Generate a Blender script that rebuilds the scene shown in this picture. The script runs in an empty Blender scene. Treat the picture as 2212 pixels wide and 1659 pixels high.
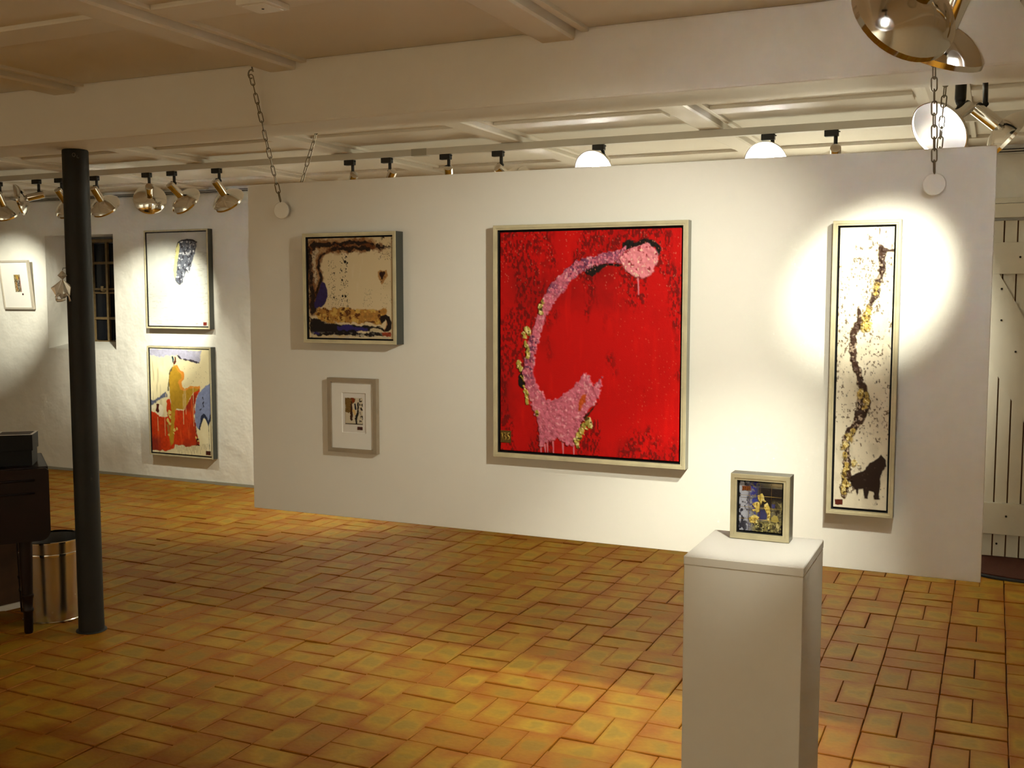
import bpy, bmesh, math, random
import numpy as np
from mathutils import Vector, Matrix

random.seed(7)
S = bpy.context.scene
C = S.collection

# ------------------------------------------------------------------ camera
cam_d = bpy.data.cameras.new('camera'); cam = bpy.data.objects.new('camera', cam_d); C.objects.link(cam)
Rm = Matrix(((0.9095, -0.0353, 0.4143), (0.4157, 0.0773, -0.9062), (0.0, 0.9964, 0.0849)))
cam.matrix_world = Matrix.Translation((0, 0, 1.55)) @ Rm.to_quaternion().to_matrix().to_4x4()
cam_d.sensor_width = 36.0; cam_d.lens = 2277.8 * 36.0 / 2212.0; cam_d.clip_start = 0.05
S.camera = cam

# ------------------------------------------------------------------ world, exposure
w = bpy.data.worlds.new('world'); S.world = w; w.use_nodes = True
w.node_tree.nodes['Background'].inputs[0].default_value = (0.01, 0.012, 0.02, 1)
w.node_tree.nodes['Background'].inputs[1].default_value = 0.2
vs = S.view_settings
S.display_settings.display_device = 'sRGB'
vs.view_transform = 'Standard'; vs.look = 'None'; vs.gamma = 1.0; vs.use_curve_mapping = False
vs.exposure = 0.38
LAMP_COL = (1.0, 0.985, 0.80)
S.cycles.max_bounces = 5; S.cycles.diffuse_bounces = 4; S.cycles.glossy_bounces = 3; S.cycles.transmission_bounces = 0
S.cycles.use_adaptive_sampling = True; S.cycles.adaptive_threshold = 0.06; S.cycles.adaptive_min_samples = 16
S.cycles.sample_clamp_indirect = 6.0
S.cycles.caustics_reflective = False; S.cycles.caustics_refractive = False

# ------------------------------------------------------------------ helpers
def lin(r, g, b):
    f = lambda c: (c / 255.0 / 12.92) if c <= 10 else ((c / 255.0 + 0.055) / 1.055) ** 2.4
    return (f(r), f(g), f(b))

def mat(name, col, rough=0.6, metal=0.0, bump=0.0, bscale=40.0, var=0.0, vscale=6.0, emit=None, spec=0.5, coat=0.0, col2=None, bdist=0.01):
    m = bpy.data.materials.new(name); m.use_nodes = True
    nt = m.node_tree; b = nt.nodes['Principled BSDF']
    b.inputs['Roughness'].default_value = rough; b.inputs['Metallic'].default_value = metal
    b.inputs['Specular IOR Level'].default_value = spec; b.inputs['Coat Weight'].default_value = coat
    b.inputs['Base Color'].default_value = (*col, 1)
    tc = nt.nodes.new('ShaderNodeTexCoord')
    if var or col2:
        n = nt.nodes.new('ShaderNodeTexNoise'); n.inputs['Scale'].default_value = vscale; n.inputs['Detail'].default_value = 3
        nt.links.new(tc.outputs['Object'], n.inputs['Vector'])
        r = nt.nodes.new('ShaderNodeValToRGB'); r.color_ramp.elements[0].position = 0.3; r.color_ramp.elements[1].position = 0.7
        c2 = col2 if col2 else tuple(c * (1 - var) for c in col)
        r.color_ramp.elements[0].color = (*c2, 1); r.color_ramp.elements[1].color = (*col, 1)
        nt.links.new(n.outputs['Fac'], r.inputs['Fac']); nt.links.new(r.outputs['Color'], b.inputs['Base Color'])
    if bump:
        n2 = nt.nodes.new('ShaderNodeTexNoise'); n2.inputs['Scale'].default_value = bscale; n2.inputs['Detail'].default_value = 3
        nt.links.new(tc.outputs['Object'], n2.inputs['Vector'])
        bp = nt.nodes.new('ShaderNodeBump'); bp.inputs['Strength'].default_value = bump; bp.inputs['Distance'].default_value = bdist
        nt.links.new(n2.outputs['Fac'], bp.inputs['Height']); nt.links.new(bp.outputs['Normal'], b.inputs['Normal'])
    if emit:
        m.cycles.emission_sampling = 'NONE'
        b.inputs['Emission Color'].default_value = (*emit[0], 1); b.inputs['Emission Strength'].default_value = emit[1]
    return m

def obj(name, verts, faces, m, parent=None, smooth=False, loc=None):
    me = bpy.data.meshes.new(name); me.from_pydata(verts, [], faces); me.validate()
    return link(name, me, m, parent, smooth, loc)

def link(name, me, m, parent=None, smooth=False, loc=None):
    if m is not None:
        me.materials.clear(); me.materials.append(m)
    if smooth:
        me.polygons.foreach_set('use_smooth', [True] * len(me.polygons))
    o = bpy.data.objects.new(name, me); C.objects.link(o)
    if parent: o.parent = parent
    if loc: o.location = loc
    return o

def from_bm(name, bm, m, parent=None, smooth=False, loc=None):
    bmesh.ops.recalc_face_normals(bm, faces=bm.faces)
    me = bpy.data.meshes.new(name); bm.to_mesh(me); bm.free()
    return link(name, me, m, parent, smooth, loc)

def empty(name, loc, rot=(0, 0, 0)):
    o = bpy.data.objects.new(name, None); o.empty_display_size = 0.1; C.objects.link(o)
    o.location = loc; o.rotation_euler = rot
    return o

def tag(o, label, cat, group=None):
    o['label'] = label; o['category'] = cat
    if group: o['group'] = group
    return o

def struct(o, label=None):
    o['kind'] = 'structure'
    if label: o['label'] = label
    return o

def box(name, a, b, m, parent=None, bev=0.0, seg=2):
    bm = bmesh.new()
    bmesh.ops.create_cube(bm, size=1.0)
    s = [b[i] - a[i] for i in range(3)]; c = [(a[i] + b[i]) / 2 for i in range(3)]
    bmesh.ops.scale(bm, vec=s, verts=bm.verts); bmesh.ops.translate(bm, vec=c, verts=bm.verts)
    if bev:
        bmesh.ops.bevel(bm, geom=list(bm.edges), offset=bev, segments=seg, affect='EDGES', profile=0.7)
    return from_bm(name, bm, m, parent)

def lathe_pts(profile, seg=40):
    vs_, fs = [], []
    n = len(profile)
    for i in range(seg):
        a = 2 * math.pi * i / seg
        for r, z in profile: vs_.append((r * math.cos(a), r * math.sin(a), z))
    for i in range(seg):
        j = (i + 1) % seg
        for k in range(n - 1):
            fs.append((i * n + k, j * n + k, j * n + k + 1, i * n + k + 1))
    return vs_, fs

def lathe(name, profile, m, parent=None, seg=40, M=None, smooth=True):
    v, f = lathe_pts(profile, seg)
    if M is not None: v = [tuple(M @ Vector(p)) for p in v]
    bm = bmesh.new(); bv = [bm.verts.new(p) for p in v]
    for q in f:
        try: bm.faces.new([bv[i] for i in q])
        except ValueError: pass
    bmesh.ops.remove_doubles(bm, verts=bm.verts, dist=1e-6)
    o = from_bm(name, bm, m, parent, False)
    if smooth:
        me = o.data
        me.polygons.foreach_set('use_smooth', [True] * len(me.polygons))
        me.set_sharp_from_angle(angle=math.radians(35))
    return o

def tube(name, pts, r, m, parent=None, seg=8, closed=False):
    pts = [Vector(p) for p in pts]; n = len(pts); v, f = [], []
    prev = None
    for i, p in enumerate(pts):
        a = pts[i - 1] if (i > 0 or closed) else pts[i]
        b = pts[(i + 1) % n] if (i < n - 1 or closed) else pts[i]
        t = (b - a).normalized()
        if prev is None:
            up = Vector((0, 0, 1)) if abs(t.z) < 0.9 else Vector((1, 0, 0))
            u = t.cross(up).normalized()
        else:
            u = (prev - t * prev.dot(t)).normalized()
        prev = u; w_ = t.cross(u)
        rr = r[i] if isinstance(r, (list, tuple)) else r
        for k in range(seg):
            an = 2 * math.pi * k / seg
            v.append(tuple(p + (u * math.cos(an) + w_ * math.sin(an)) * rr))
    m_ = n if closed else n - 1
    for i in range(m_):
        j = (i + 1) % n
        for k in range(seg):
            l = (k + 1) % seg
            f.append((i * seg + k, i * seg + l, j * seg + l, j * seg + k))
    if not closed:
        f.append(tuple(range(seg - 1, -1, -1))); f.append(tuple((n - 1) * seg + k for k in range(seg)))
    return obj(name, v, f, m, parent, True)

def axis_matrix(origin, d):
    z = Vector(d).normalized(); q = z.to_track_quat('Z', 'Y')
    return Matrix.Translation(origin) @ q.to_matrix().to_4x4()

# ------------------------------------------------------------------ materials
M_panel = mat('panel_white_paint', (0.80, 0.775, 0.72), 0.55, bump=0.03, bscale=260, bdist=0.002)
M_wall = mat('lime_plaster', (0.80, 0.775, 0.71), 0.75, bump=0.55, bscale=5.5, bdist=0.03, var=0.04, vscale=3)
M_ceil = mat('ceiling_paint', (0.78, 0.73, 0.64), 0.7, bump=0.10, bscale=14, bdist=0.006)
M_wood_white = mat('white_painted_wood', (0.77, 0.72, 0.63), 0.6, bump=0.08, bscale=22, bdist=0.004)
M_door = mat('white_door_paint', (0.72, 0.68, 0.58), 0.6, bump=0.06, bscale=30, bdist=0.003, var=0.05)
M_gap = mat('brown_door_gap', lin(110, 66, 20), 0.8)
M_mortar = mat('dark_joint_sand', lin(74, 36, 8), 0.95, bump=0.3, bscale=90)
M_col = mat('dark_iron_paint', lin(34, 33, 29), 0.55, spec=0.3, bump=0.15, bscale=60, bdist=0.002, var=0.3, vscale=9)
M_chrome = mat('polished_chrome', (0.86, 0.83, 0.78), 0.09, 1.0)
M_inner = mat('reflector_inside', (0.92, 0.92, 0.94), 0.32, 1.0, bump=0.08, bscale=18)
M_black = mat('black_plastic', (0.008, 0.008, 0.008), 0.45)
M_bulb = mat('lit_bulb', (1, 1, 1), 0.4, emit=((1.0, 0.98, 0.93), 140.0))
M_bulb_off = mat('bulb_glass', (0.7, 0.7, 0.68), 0.15)
M_trackm = mat('white_track', (0.72, 0.69, 0.62), 0.45)
M_gilt = mat('champagne_gilt', lin(212, 202, 168), 0.42, 0.3, bump=0.12, bscale=60, bdist=0.002, var=0.22, vscale=18)
M_frame_side = mat('dark_frame_side', lin(62, 64, 58), 0.5)
M_frame_side2 = mat('grey_frame_side', lin(140, 138, 126), 0.45, 0.4)
M_liner = mat('black_liner', (0.006, 0.006, 0.006), 0.8)
M_greyframe = mat('grey_oak_frame', lin(158, 142, 120), 0.5, bump=0.1, bscale=50, var=0.12, vscale=20)
M_whiteframe = mat('pale_silver_frame', lin(205, 196, 182), 0.4, 0.3)
M_mount = mat('white_mount_card', (0.80, 0.775, 0.73), 0.8)
M_card = mat('inner_card', (0.72, 0.68, 0.64), 0.8)
M_ped = mat('pedestal_paint', (0.79, 0.77, 0.72), 0.6, bump=0.06, bscale=120, bdist=0.002)
M_mahog = mat('dark_mahogany', lin(30, 11, 8), 0.45, bump=0.05, bscale=30, col2=lin(18, 7, 5), spec=0.3)
M_blackcard = mat('black_card', (0.004, 0.004, 0.004), 0.7, spec=0.3)
M_whiteedge = mat('white_edge', (0.86, 0.84, 0.8), 0.6)
M_steel = mat('bin_steel', (0.68, 0.63, 0.56), 0.22, 1.0, bump=0.02, bscale=6)
M_steel_in = mat('bin_inside', (0.25, 0.24, 0.22), 0.5, 0.7)
M_link = mat('chain_zinc', lin(128, 118, 98), 0.4, 0.8)
M_disc = mat('disc_paint', (0.86, 0.84, 0.78), 0.5)
M_glass = mat('night_window_glass', (0.006, 0.007, 0.010), 0.10, spec=0.18)
M_muntin = mat('ochre_window_bars', lin(120, 98, 62), 0.6, bump=0.3, bscale=50, var=0.35, vscale=25)
M_mat_br = mat('coir_mat', lin(78, 34, 14), 0.95, bump=0.6, bscale=120)
M_mat_ed = mat('rubber_mat_edge', (0.010, 0.011, 0.014), 0.7)
M_silver = mat('ornament_silver', (0.88, 0.90, 0.88), 0.2, 0.45)
M_rail = mat('aluminium_rail', (0.45, 0.43, 0.38), 0.4, 0.6)
M_dark = mat('dark_slot', (0.015, 0.012, 0.008), 0.9)
M_chalk = mat('chalk_mark', lin(120, 112, 108), 0.9)
M_plasticw = mat('white_plastic', (0.80, 0.76, 0.68), 0.4)

def brick_material():
    m = bpy.data.materials.new('waxed_yellow_brick'); m.use_nodes = True
    nt = m.node_tree; b = nt.nodes['Principled BSDF']; L = nt.links.new
    uv = nt.nodes.new('ShaderNodeUVMap'); uv.uv_map = 'UVMap'
    oi = nt.nodes.new('ShaderNodeObjectInfo'); ge = nt.nodes.new('ShaderNodeNewGeometry')
    rnd = nt.nodes.new('ShaderNodeMath'); rnd.operation = 'ADD'; L(oi.outputs['Random'], rnd.inputs[0]); L(ge.outputs['Random Per Island'], rnd.inputs[1])
    fr = nt.nodes.new('ShaderNodeMath'); fr.operation = 'FRACT'; L(rnd.outputs[0], fr.inputs[0])
    # base hue per brick
    ramp = nt.nodes.new('ShaderNodeValToRGB'); e = ramp.color_ramp.elements
    e[0].position = 0.0; e[0].color = (*lin(176, 132, 36), 1); e[1].position = 1.0; e[1].color = (*lin(188, 146, 48), 1)
    for p, c in ((0.3, lin(182, 140, 42)), (0.6, lin(166, 112, 28)), (0.8, lin(174, 132, 34))):
        x = e.new(p); x.color = (*c, 1)
    L(fr.outputs[0], ramp.inputs['Fac'])
    # noise on world position
    tex = nt.nodes.new('ShaderNodeTexNoise'); tex.inputs['Scale'].default_value = 7.0; tex.inputs['Detail'].default_value = 3
    L(ge.outputs['Position'], tex.inputs['Vector'])
    fine = nt.nodes.new('ShaderNodeTexNoise'); fine.inputs['Scale'].default_value = 55.0; fine.inputs['Detail'].default_value = 3
    L(ge.outputs['Position'], fine.inputs['Vector'])
    # distance from brick border (uv), distorted by noise
    sep = nt.nodes.new('ShaderNodeSeparateXYZ'); L(uv.outputs['UV'], sep.inputs[0])
    def edge(sock, k):
        a = nt.nodes.new('ShaderNodeMath'); a.operation = 'SUBTRACT'; L(sock, a.inputs[0]); a.inputs[1].default_value = 0.5
        c = nt.nodes.new('ShaderNodeMath'); c.operation = 'ABSOLUTE'; L(a.outputs[0], c.inputs[0])
        d = nt.nodes.new('ShaderNodeMath'); d.operation = 'SUBTRACT'; d.inputs[0].default_value = 0.5; L(c.outputs[0], d.inputs[1])
        s = nt.nodes.new('ShaderNodeMath'); s.operation = 'MULTIPLY'; L(d.outputs[0], s.inputs[0]); s.inputs[1].default_value = k
        return s.outputs[0]
    mn = nt.nodes.new('ShaderNodeMath'); mn.operation = 'SMOOTH_MIN'; mn.inputs[2].default_value = 0.3
    L(edge(sep.outputs['X'], 2.1), mn.inputs[0]); L(edge(sep.outputs['Y'], 1.0), mn.inputs[1])
    ad = nt.nodes.new('ShaderNodeMath'); ad.operation = 'MULTIPLY_ADD'; L(tex.outputs['Fac'], ad.inputs[0]); ad.inputs[1].default_value = 0.9; L(mn.outputs[0], ad.inputs[2])
    er = nt.nodes.new('ShaderNodeValToRGB'); er.color_ramp.elements[0].position = 0.42; er.color_ramp.elements[1].position = 0.78
    er.color_ramp.elements[0].color = (0, 0, 0, 1); er.color_ramp.elements[1].color = (1, 1, 1, 1)
    L(ad.outputs[0], er.inputs['Fac'])
    cen = nt.nodes.new('ShaderNodeMixRGB'); cen.inputs['Color1'].default_value = (*lin(164, 100, 26), 1)
    L(er.outputs['Color'], cen.inputs['Fac']); L(ramp.outputs['Color'], cen.inputs['Color2'])
    # greyish olive heart in the middle of some bricks
    hr = nt.nodes.new('ShaderNodeValToRGB'); hr.color_ramp.elements[0].position = 0.80; hr.color_ramp.elements[1].position = 0.92
    hr.color_ramp.elements[0].color = (0, 0, 0, 1); hr.color_ramp.elements[1].color = (0.42, 0.42, 0.42, 1)
    L(ad.outputs[0], hr.inputs['Fac'])
    olive = nt.nodes.new('ShaderNodeMixRGB'); olive.inputs['Color2'].default_value = (*lin(136, 118, 46), 1)
    hm = nt.nodes.new('ShaderNodeMath'); hm.operation = 'MULTIPLY'; L(hr.outputs['Color'], hm.inputs[0]); hm.inputs[1].default_value = 1.0
    L(hm.outputs[0], olive.inputs['Fac']); L(cen.outputs['Color'], olive.inputs['Color1'])
    gr = nt.nodes.new('ShaderNodeMixRGB'); gr.blend_type = 'MULTIPLY'; gr.inputs['Fac'].default_value = 0.25
    L(olive.outputs['Color'], gr.inputs['Color1']); L(fine.outputs['Fac'], gr.inputs['Color2'])
    L(gr.outputs['Color'], b.inputs['Base Color'])
    b.inputs['Roughness'].default_value = 0.55; b.inputs['Specular IOR Level'].default_value = 0.12
    bp = nt.nodes.new('ShaderNodeBump'); bp.inputs['Strength'].default_value = 0.25; bp.inputs['Distance'].default_value = 0.004
    L(fine.outputs['Fac'], bp.inputs['Height']); L(bp.outputs['Normal'], b.inputs['Normal'])
    return m
M_brick = brick_material()

def print_material(name, rough=0.5, bump=0.15, coat=0.0):
    m = bpy.data.materials.new(name); m.use_nodes = True
    nt = m.node_tree; b = nt.nodes['Principled BSDF']
    a = nt.nodes.new('ShaderNodeVertexColor'); a.layer_name = 'Col'
    nt.links.new(a.outputs['Color'], b.inputs['Base Color'])
    n2 = nt.nodes.new('ShaderNodeTexNoise'); n2.inputs['Scale'].default_value = 300; tc = nt.nodes.new('ShaderNodeTexCoord')
    nt.links.new(tc.outputs['Object'], n2.inputs['Vector'])
    bp = nt.nodes.new('ShaderNodeBump'); bp.inputs['Strength'].default_value = bump; bp.inputs['Distance'].default_value = 0.002
    nt.links.new(n2.outputs['Fac'], bp.inputs['Height']); nt.links.new(bp.outputs['Normal'], b.inputs['Normal'])
    b.inputs['Roughness'].default_value = rough; b.inputs['Coat Weight'].default_value = coat; b.inputs['Specular IOR Level'].default_value = 0.2
    return m
M_print = print_material('painted_canvas', 0.5, 0.2)
M_paper = print_material('printed_paper', 0.7, 0.05)

# ================================================================== SETTING
X0, X1, Y0, Y1, ZC = -9.4, 2.4, -3.6, 6.75, 2.42
# ---- floor of basket-woven bricks
fl = box('floor', (X0 - 0.2, Y0 - 0.2, -0.12), (X1 + 0.2, Y1 + 0.2, -0.011), M_mortar)
struct(fl, 'basket weave floor of worn yellow and orange bricks')
PX, PY, LX, LY = 0.2385, 0.2455, -2.29, 3.085
def brick_verts(l, wd, rng):
    g = 0.0016
    hx, hy = wd / 2 - g, l / 2 - g
    j = lambda: rng.uniform(-0.0014, 0.0014)
    c = [(-hx + j(), -hy + j()), (hx + j(), -hy + j()), (hx + j(), hy + j()), (-hx + j(), hy + j())]
    ch = 0.0025
    v = [(x, y, -0.03) for x, y in c] + [(x, y, -0.0025) for x, y in c]
    v += [(x - math.copysign(ch, x), y - math.copysign(ch, y), 0.0) for x, y in c]
    f = [(8, 9, 10, 11)]
    for i in range(4):
        k = (i + 1) % 4
        f += [(i, k, 4 + k, 4 + i), (4 + i, 4 + k, 8 + k, 8 + i)]
    return v, f
def brick_uv(v, l, wd): return [(x / wd + 0.5, y / l + 0.5) for x, y, z in v]
rng = random.Random(3)
variants = {}
for ori in (0, 1):
    l, wd = (PY, PX / 2) if ori == 0 else (PX, PY / 2)
    for k in range(5):
        v, f = brick_verts(l, wd, rng); uvs = brick_uv(v, l, wd)
        if ori == 1: v = [(y, -x, z) for x, y, z in v]
        variants[(ori, k)] = (v, f, uvs)
bricks = []
i0, i1 = int(math.floor((X0 - LX) / PX)), int(math.ceil((X1 - LX) / PX))
j0, j1 = int(math.floor((Y0 - LY) / PY)), int(math.ceil((Y1 - LY) / PY))
Rinv = cam.matrix_world.inverted()
def px(p):
    q = Rinv @ Vector(p)
    if q.z > -0.2: return None
    return 1106 + 2277.8 * q.x / -q.z, 829.5 - 2277.8 * q.y / -q.z, -q.z
for i in range(i0, i1):
    for j in range(j0, j1):
        ax, ay = LX + i * PX, LY + j * PY
        vert = ((i - 8) + (j - 3)) % 2 == 0
        for h in (0, 1):
            c = (ax + PX * (0.25 + 0.5 * h), ay + PY / 2) if vert else (ax + PX / 2, ay + PY * (0.25 + 0.5 * h))
            if not (X0 < c[0] < X1 and Y0 < c[1] < Y1 - 0.03): continue
            q = px((c[0], c[1], 0)); area = 0
            if q and -20 < q[0] < 2232 and 900 < q[1] < 1670:
                # hidden behind the hanging panel or the pedestal
                hid = q[1] < 1096 + 0.103 * (q[0] - 545) - 6 and 545 < q[0] < 2119
                hid = hid or (1480 < q[0] < 1740 and q[1] > 1200)
                if not hid: area = 1.0 / q[2] ** 3
            bricks.append((area, c, 0 if vert else 1))
bricks.sort(key=lambda t: -t[0])
bmes = {}
for key, (v, f, uvs) in variants.items():
    me = bpy.data.meshes.new('brick'); me.from_pydata(v, [], f); me.materials.append(M_brick)
    ul = me.uv_layers.new(name='UVMap')
    for lp in me.loops: ul.data[lp.index].uv = uvs[lp.vertex_index]
    bmes[key] = me
rest_v, rest_f, rest_uv = [], [], []
for n, (area, c, ori) in enumerate(bricks):
    k = rng.randrange(5); flip = rng.random() < 0.5
    dz = rng.uniform(-0.003, 0.0015); tx, ty = rng.gauss(0, 0.009), rng.gauss(0, 0.009)
    rz = rng.gauss(0, 0.004) + (math.pi if flip else 0)
    if n < 300 and area > 0:
        o = bpy.data.objects.new('brick', bmes[(ori, k)]); C.objects.link(o); o.parent = fl
        o.location = (c[0], c[1], dz); o.rotation_euler = (tx, ty, rz)
    else:
        v, f, uvs = variants[(ori, k)]; b0 = len(rest_v); ca, sa = math.cos(rz), math.sin(rz)
        for x, y, z in v:
            rest_v.append((c[0] + ca * x - sa * y, c[1] + sa * x + ca * y, z + dz + tx * y - ty * x))
        rest_f += [tuple(b0 + q for q in ff) for ff in f]; rest_uv += uvs
me = bpy.data.meshes.new('brick_field'); me.from_pydata(rest_v, [], rest_f); me.materials.append(M_brick)
ul = me.uv_layers.new(name='UVMap')
lv = np.zeros(len(me.loops), dtype=np.int32); me.loops.foreach_get('vertex_index', lv)
ul.data.foreach_set('uv', np.array(rest_uv, dtype=np.float32)[lv].ravel())
o = bpy.data.objects.new('brick_field', me); C.objects.link(o); o.parent = fl; o['kind'] = 'stuff'

# ---- walls
NX0, NX1, NZ0, NZ1, ND = -7.575, -6.785, 1.075, 2.055, 0.34
def wall_with_niche():
    y = Y1; v = []; f = []
    def q(*p):
        b = len(v); v.extend(p); f.append(tuple(range(b, b + 4)))
    xs = [X0, NX0, NX1, X1 + 0.1]; zs = [-0.05, NZ0, NZ1, ZC + 0.05]
    for i in range(3):
        for k in range(3):
            if i == 1 and k == 1: continue
            q((xs[i], y, zs[k]), (xs[i + 1], y, zs[k]), (xs[i + 1], y, zs[k + 1]), (xs[i], y, zs[k + 1]))
    a = [(NX0, y, NZ0), (NX1, y, NZ0), (NX1, y, NZ1), (NX0, y, NZ1)]
    b = [(NX0 + 0.05, y + ND, NZ0 + 0.06), (NX1 - 0.0, y + ND, NZ0 + 0.06), (NX1 - 0.0, y + ND, NZ1), (NX0 + 0.05, y + ND, NZ1)]
    for i in range(4):
        k = (i + 1) % 4; q(a[i], a[k], b[k], b[i])
    # closing outer skin
    q((X0, y + 0.5, -0.05), (X1 + 0.1, y + 0.5, -0.05), (X1 + 0.1, y + 0.5, ZC + 0.05), (X0, y + 0.5, ZC + 0.05))
    return v, f
v, f = wall_with_niche()
struct(obj('wall_back', v, f, M_wall), 'rough white plastered wall with a deep window niche')
struct(box('wall_left', (X0 - 0.15, Y0, -0.05), (X0, Y1 + 0.3, ZC + 0.05), M_wall))
struct(box('wall_right', (X1, Y0, -0.05), (X1 + 0.15, Y1 + 0.3, ZC + 0.05), M_wall))
struct(box('wall_front', (X0, Y0 - 0.15, -0.05), (X1, Y0, ZC + 0.05), M_wall))
struct(box('baseboard_back', (X0, Y1 - 0.012, -0.01), (-0.33, Y1 + 0.01, 0.022), mat('grey_wall_foot', lin(150, 146, 132), 0.8, bump=0.4, bscale=14)))

# ---- ceiling, joists, beam
ce = struct(box('ceiling', (X0 - 0.1, Y0 - 0.1, ZC), (X1 + 0.1, Y1 + 0.1, ZC + 0.12), M_ceil), 'low beige painted ceiling between shallow joists')
BY0, BY1, BZ = 3.32, 3.58, 2.19
bm_ = struct(box('support_beam', (X0, BY0, BZ), (X1, BY1, ZC), M_ceil, bev=0.008), 'deep cream painted ceiling beam above the hanging panel')
def prism_y(name, prof, ya, yb, m, parent):
    n = len(prof); v = [(x, ya, z) for x, z in prof] + [(x, yb, z) for x, z in prof]
    f = [tuple(range(n)), tuple(range(2 * n - 1, n - 1, -1))] + [(i, (i + 1) % n, n + (i + 1) % n, n + i) for i in range(n)]
    bm = bmesh.new(); bv = [bm.verts.new(p) for p in v]
    for q in f: bm.faces.new([bv[i] for i in q])
    return from_bm(name, bm, m, parent)
for (ya, yb, bys) in ((Y0, BY0 + 0.01, (0.1, 2.52)), (BY1 - 0.01, Y1, (4.92,))):
    for i in range(-6, 5):
        xc = -2.46 + 1.115 * i
        if not X0 < xc < X1: continue
        prof = [(xc - 0.125, ZC + 0.01), (xc - 0.125, ZC - 0.003), (xc - 0.085, ZC - 0.012), (xc - 0.06, ZC - 0.036), (xc + 0.05, ZC - 0.036), (xc + 0.056, ZC - 0.028), (xc + 0.056, ZC + 0.01)]
        prism_y('joist', prof, ya, yb, M_wood_white, ce)
        box('batten', (xc + 0.078, ya, ZC - 0.014), (xc + 0.104, yb, ZC + 0.005), M_wood_white, ce, bev=0.004)
        for by in bys:
            xa, xb = xc + 0.104, min(xc + 1.115 - 0.125, X1)
            box('blocking_board', (xa, by, ZC - 0.016), (xb, by + 0.15, ZC + 0.005), M_wood_white, ce, bev=0.007)
# wall plate along the back wall
tr = struct(box('trim_1', (X0, 6.40, ZC - 0.02), (X1, Y1 + 0.01, ZC + 0.005), M_wood_white, bev=0.004), 'white board running along the top of the back wall')
for k, (xa, xb) in enumerate(((-5.05, -4.5), (-4.2, -3.75), (-3.3, -2.62), (-2.5, -1.9), (-1.75, -0.9), (-0.8, -0.35))):
    box('crack', (xa, 6.742, ZC - 0.034 + 0.003 * (k % 2)), (xb, 6.752, ZC - 0.026 + 0.003 * (k % 2)), M_dark, tr)

# ---- window
wn = empty('window_1', (0, 0, 0)); struct(wn, 'small dark window with ochre glazing bars deep in the wall niche')
wy = Y1 + ND - 0.045; wx0, wx1, wz0, wz1 = NX0 + 0.05, NX1, NZ0 + 0.05, NZ1
box('frame', (wx0, wy, wz0), (wx0 + 0.03, wy + 0.05, wz1), M_muntin, wn, 0.004)
box('frame', (wx1 - 0.03, wy, wz0), (wx1, wy + 0.05, wz1), M_muntin, wn, 0.004)
box('frame', (wx0 + 0.03, wy, wz1 - 0.05), (wx1 - 0.03, wy + 0.05, wz1 - 0.02), M_muntin, wn, 0.004)
box('frame', (wx0 + 0.03, wy, wz0), (wx1 - 0.03, wy + 0.05, wz0 + 0.012), M_muntin, wn, 0.004)
zr = [wz0 + 0.012, 1.335, 1.575, 1.825, wz1 - 0.05]
xr = [wx0 + 0.03, -7.34, -7.165, wx1 - 0.03]
for z in zr[1:4]:
    if abs(z - 1.575) < 0.01:
        box('muntin', (xr[0], wy, z - 0.022), (xr[3], wy + 0.03, z - 0.006), M_muntin, wn, 0.003)
        box('muntin', (xr[0], wy, z + 0.010), (xr[3], wy + 0.03, z + 0.028), M_muntin, wn, 0.003)
        box('muntin', (xr[0], wy + 0.012, z - 0.006), (xr[3], wy + 0.03, z + 0.010), M_dark, wn)
    else:
        box('muntin', (xr[0], wy, z - 0.011), (xr[3], wy + 0.03, z + 0.011), M_muntin, wn, 0.003)
for x in xr[1:3]:
    box('muntin', (x - 0.012, wy - 0.003, zr[0]), (x + 0.012, wy + 0.03, zr[4]), M_muntin, wn, 0.003)
tube('latch', [(-7.2, wy, 1.575), (-7.2, wy - 0.03, 1.585), (-7.19, wy - 0.035, 1.62)], 0.012, M_muntin, wn)
for i in range(3):
    for k in range(4):
        box('pane', (xr[i] + 0.008, wy + 0.02, zr[k] + 0.008), (xr[i + 1] - 0.008, wy + 0.026, zr[k + 1] - 0.008), M_glass, wn)

# ---- plank door on the right of the back wall
dr = empty('door_1', (0, 0, 0)); struct(dr, 'white plank door with ledges and a diagonal brace')
dx0, dx1, dz1 = -0.32, 0.86, 1.97
pw = 0.0705
n = 0; x = dx0
while x < dx1 - 0.02:
    box('plank', (x + 0.0035, Y1 - 0.028, 0.015), (min(x + pw, dx1) - 0.0035, Y1 - 0.006, dz1), M_door, dr, 0.002, 1); x += pw
box('backing_board', (dx0, Y1 - 0.008, 0.015), (dx1, Y1 + 0.012, dz1), M_gap, dr)
box('ledge', (dx0, Y1 - 0.052, 1.665), (dx1, Y1 - 0.0275, 1.845), M_door, dr, 0.003)
box('ledge', (dx0, Y1 - 0.052, 0.150), (dx1, Y1 - 0.0275, 0.335), M_door, dr, 0.003)
def brace():
    # slanting board from the upper ledge at the left down to the lower ledge at the right
    w_ = 0.44; ax, az, bx, bz = -0.08, 1.665, 0.80, 0.335
    v = [(ax - 0.13, az), (ax + 0.10, az), (bx + 0.05, bz + 0.26), (bx + 0.05, bz), (bx - 0.20, bz)]
    sl = (1.665 - 0.335) / 0.74
    v = [(-0.30, 1.665), (0.015, 1.665), (0.755, 0.335), (0.44, 0.335)]
    n_ = len(v); vv = [(x, Y1 - 0.050, z) for x, z in v] + [(x, Y1 - 0.0275, z) for x, z in v]
    ff = [tuple(range(n_)), tuple(range(2 * n_ - 1, n_ - 1, -1))] + [(i, (i + 1) % n_, n_ + (i + 1) % n_, n_ + i) for i in range(n_)]
    return vv, ff
v, f = brace(); obj('brace', v, f, M_door, dr)
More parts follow.
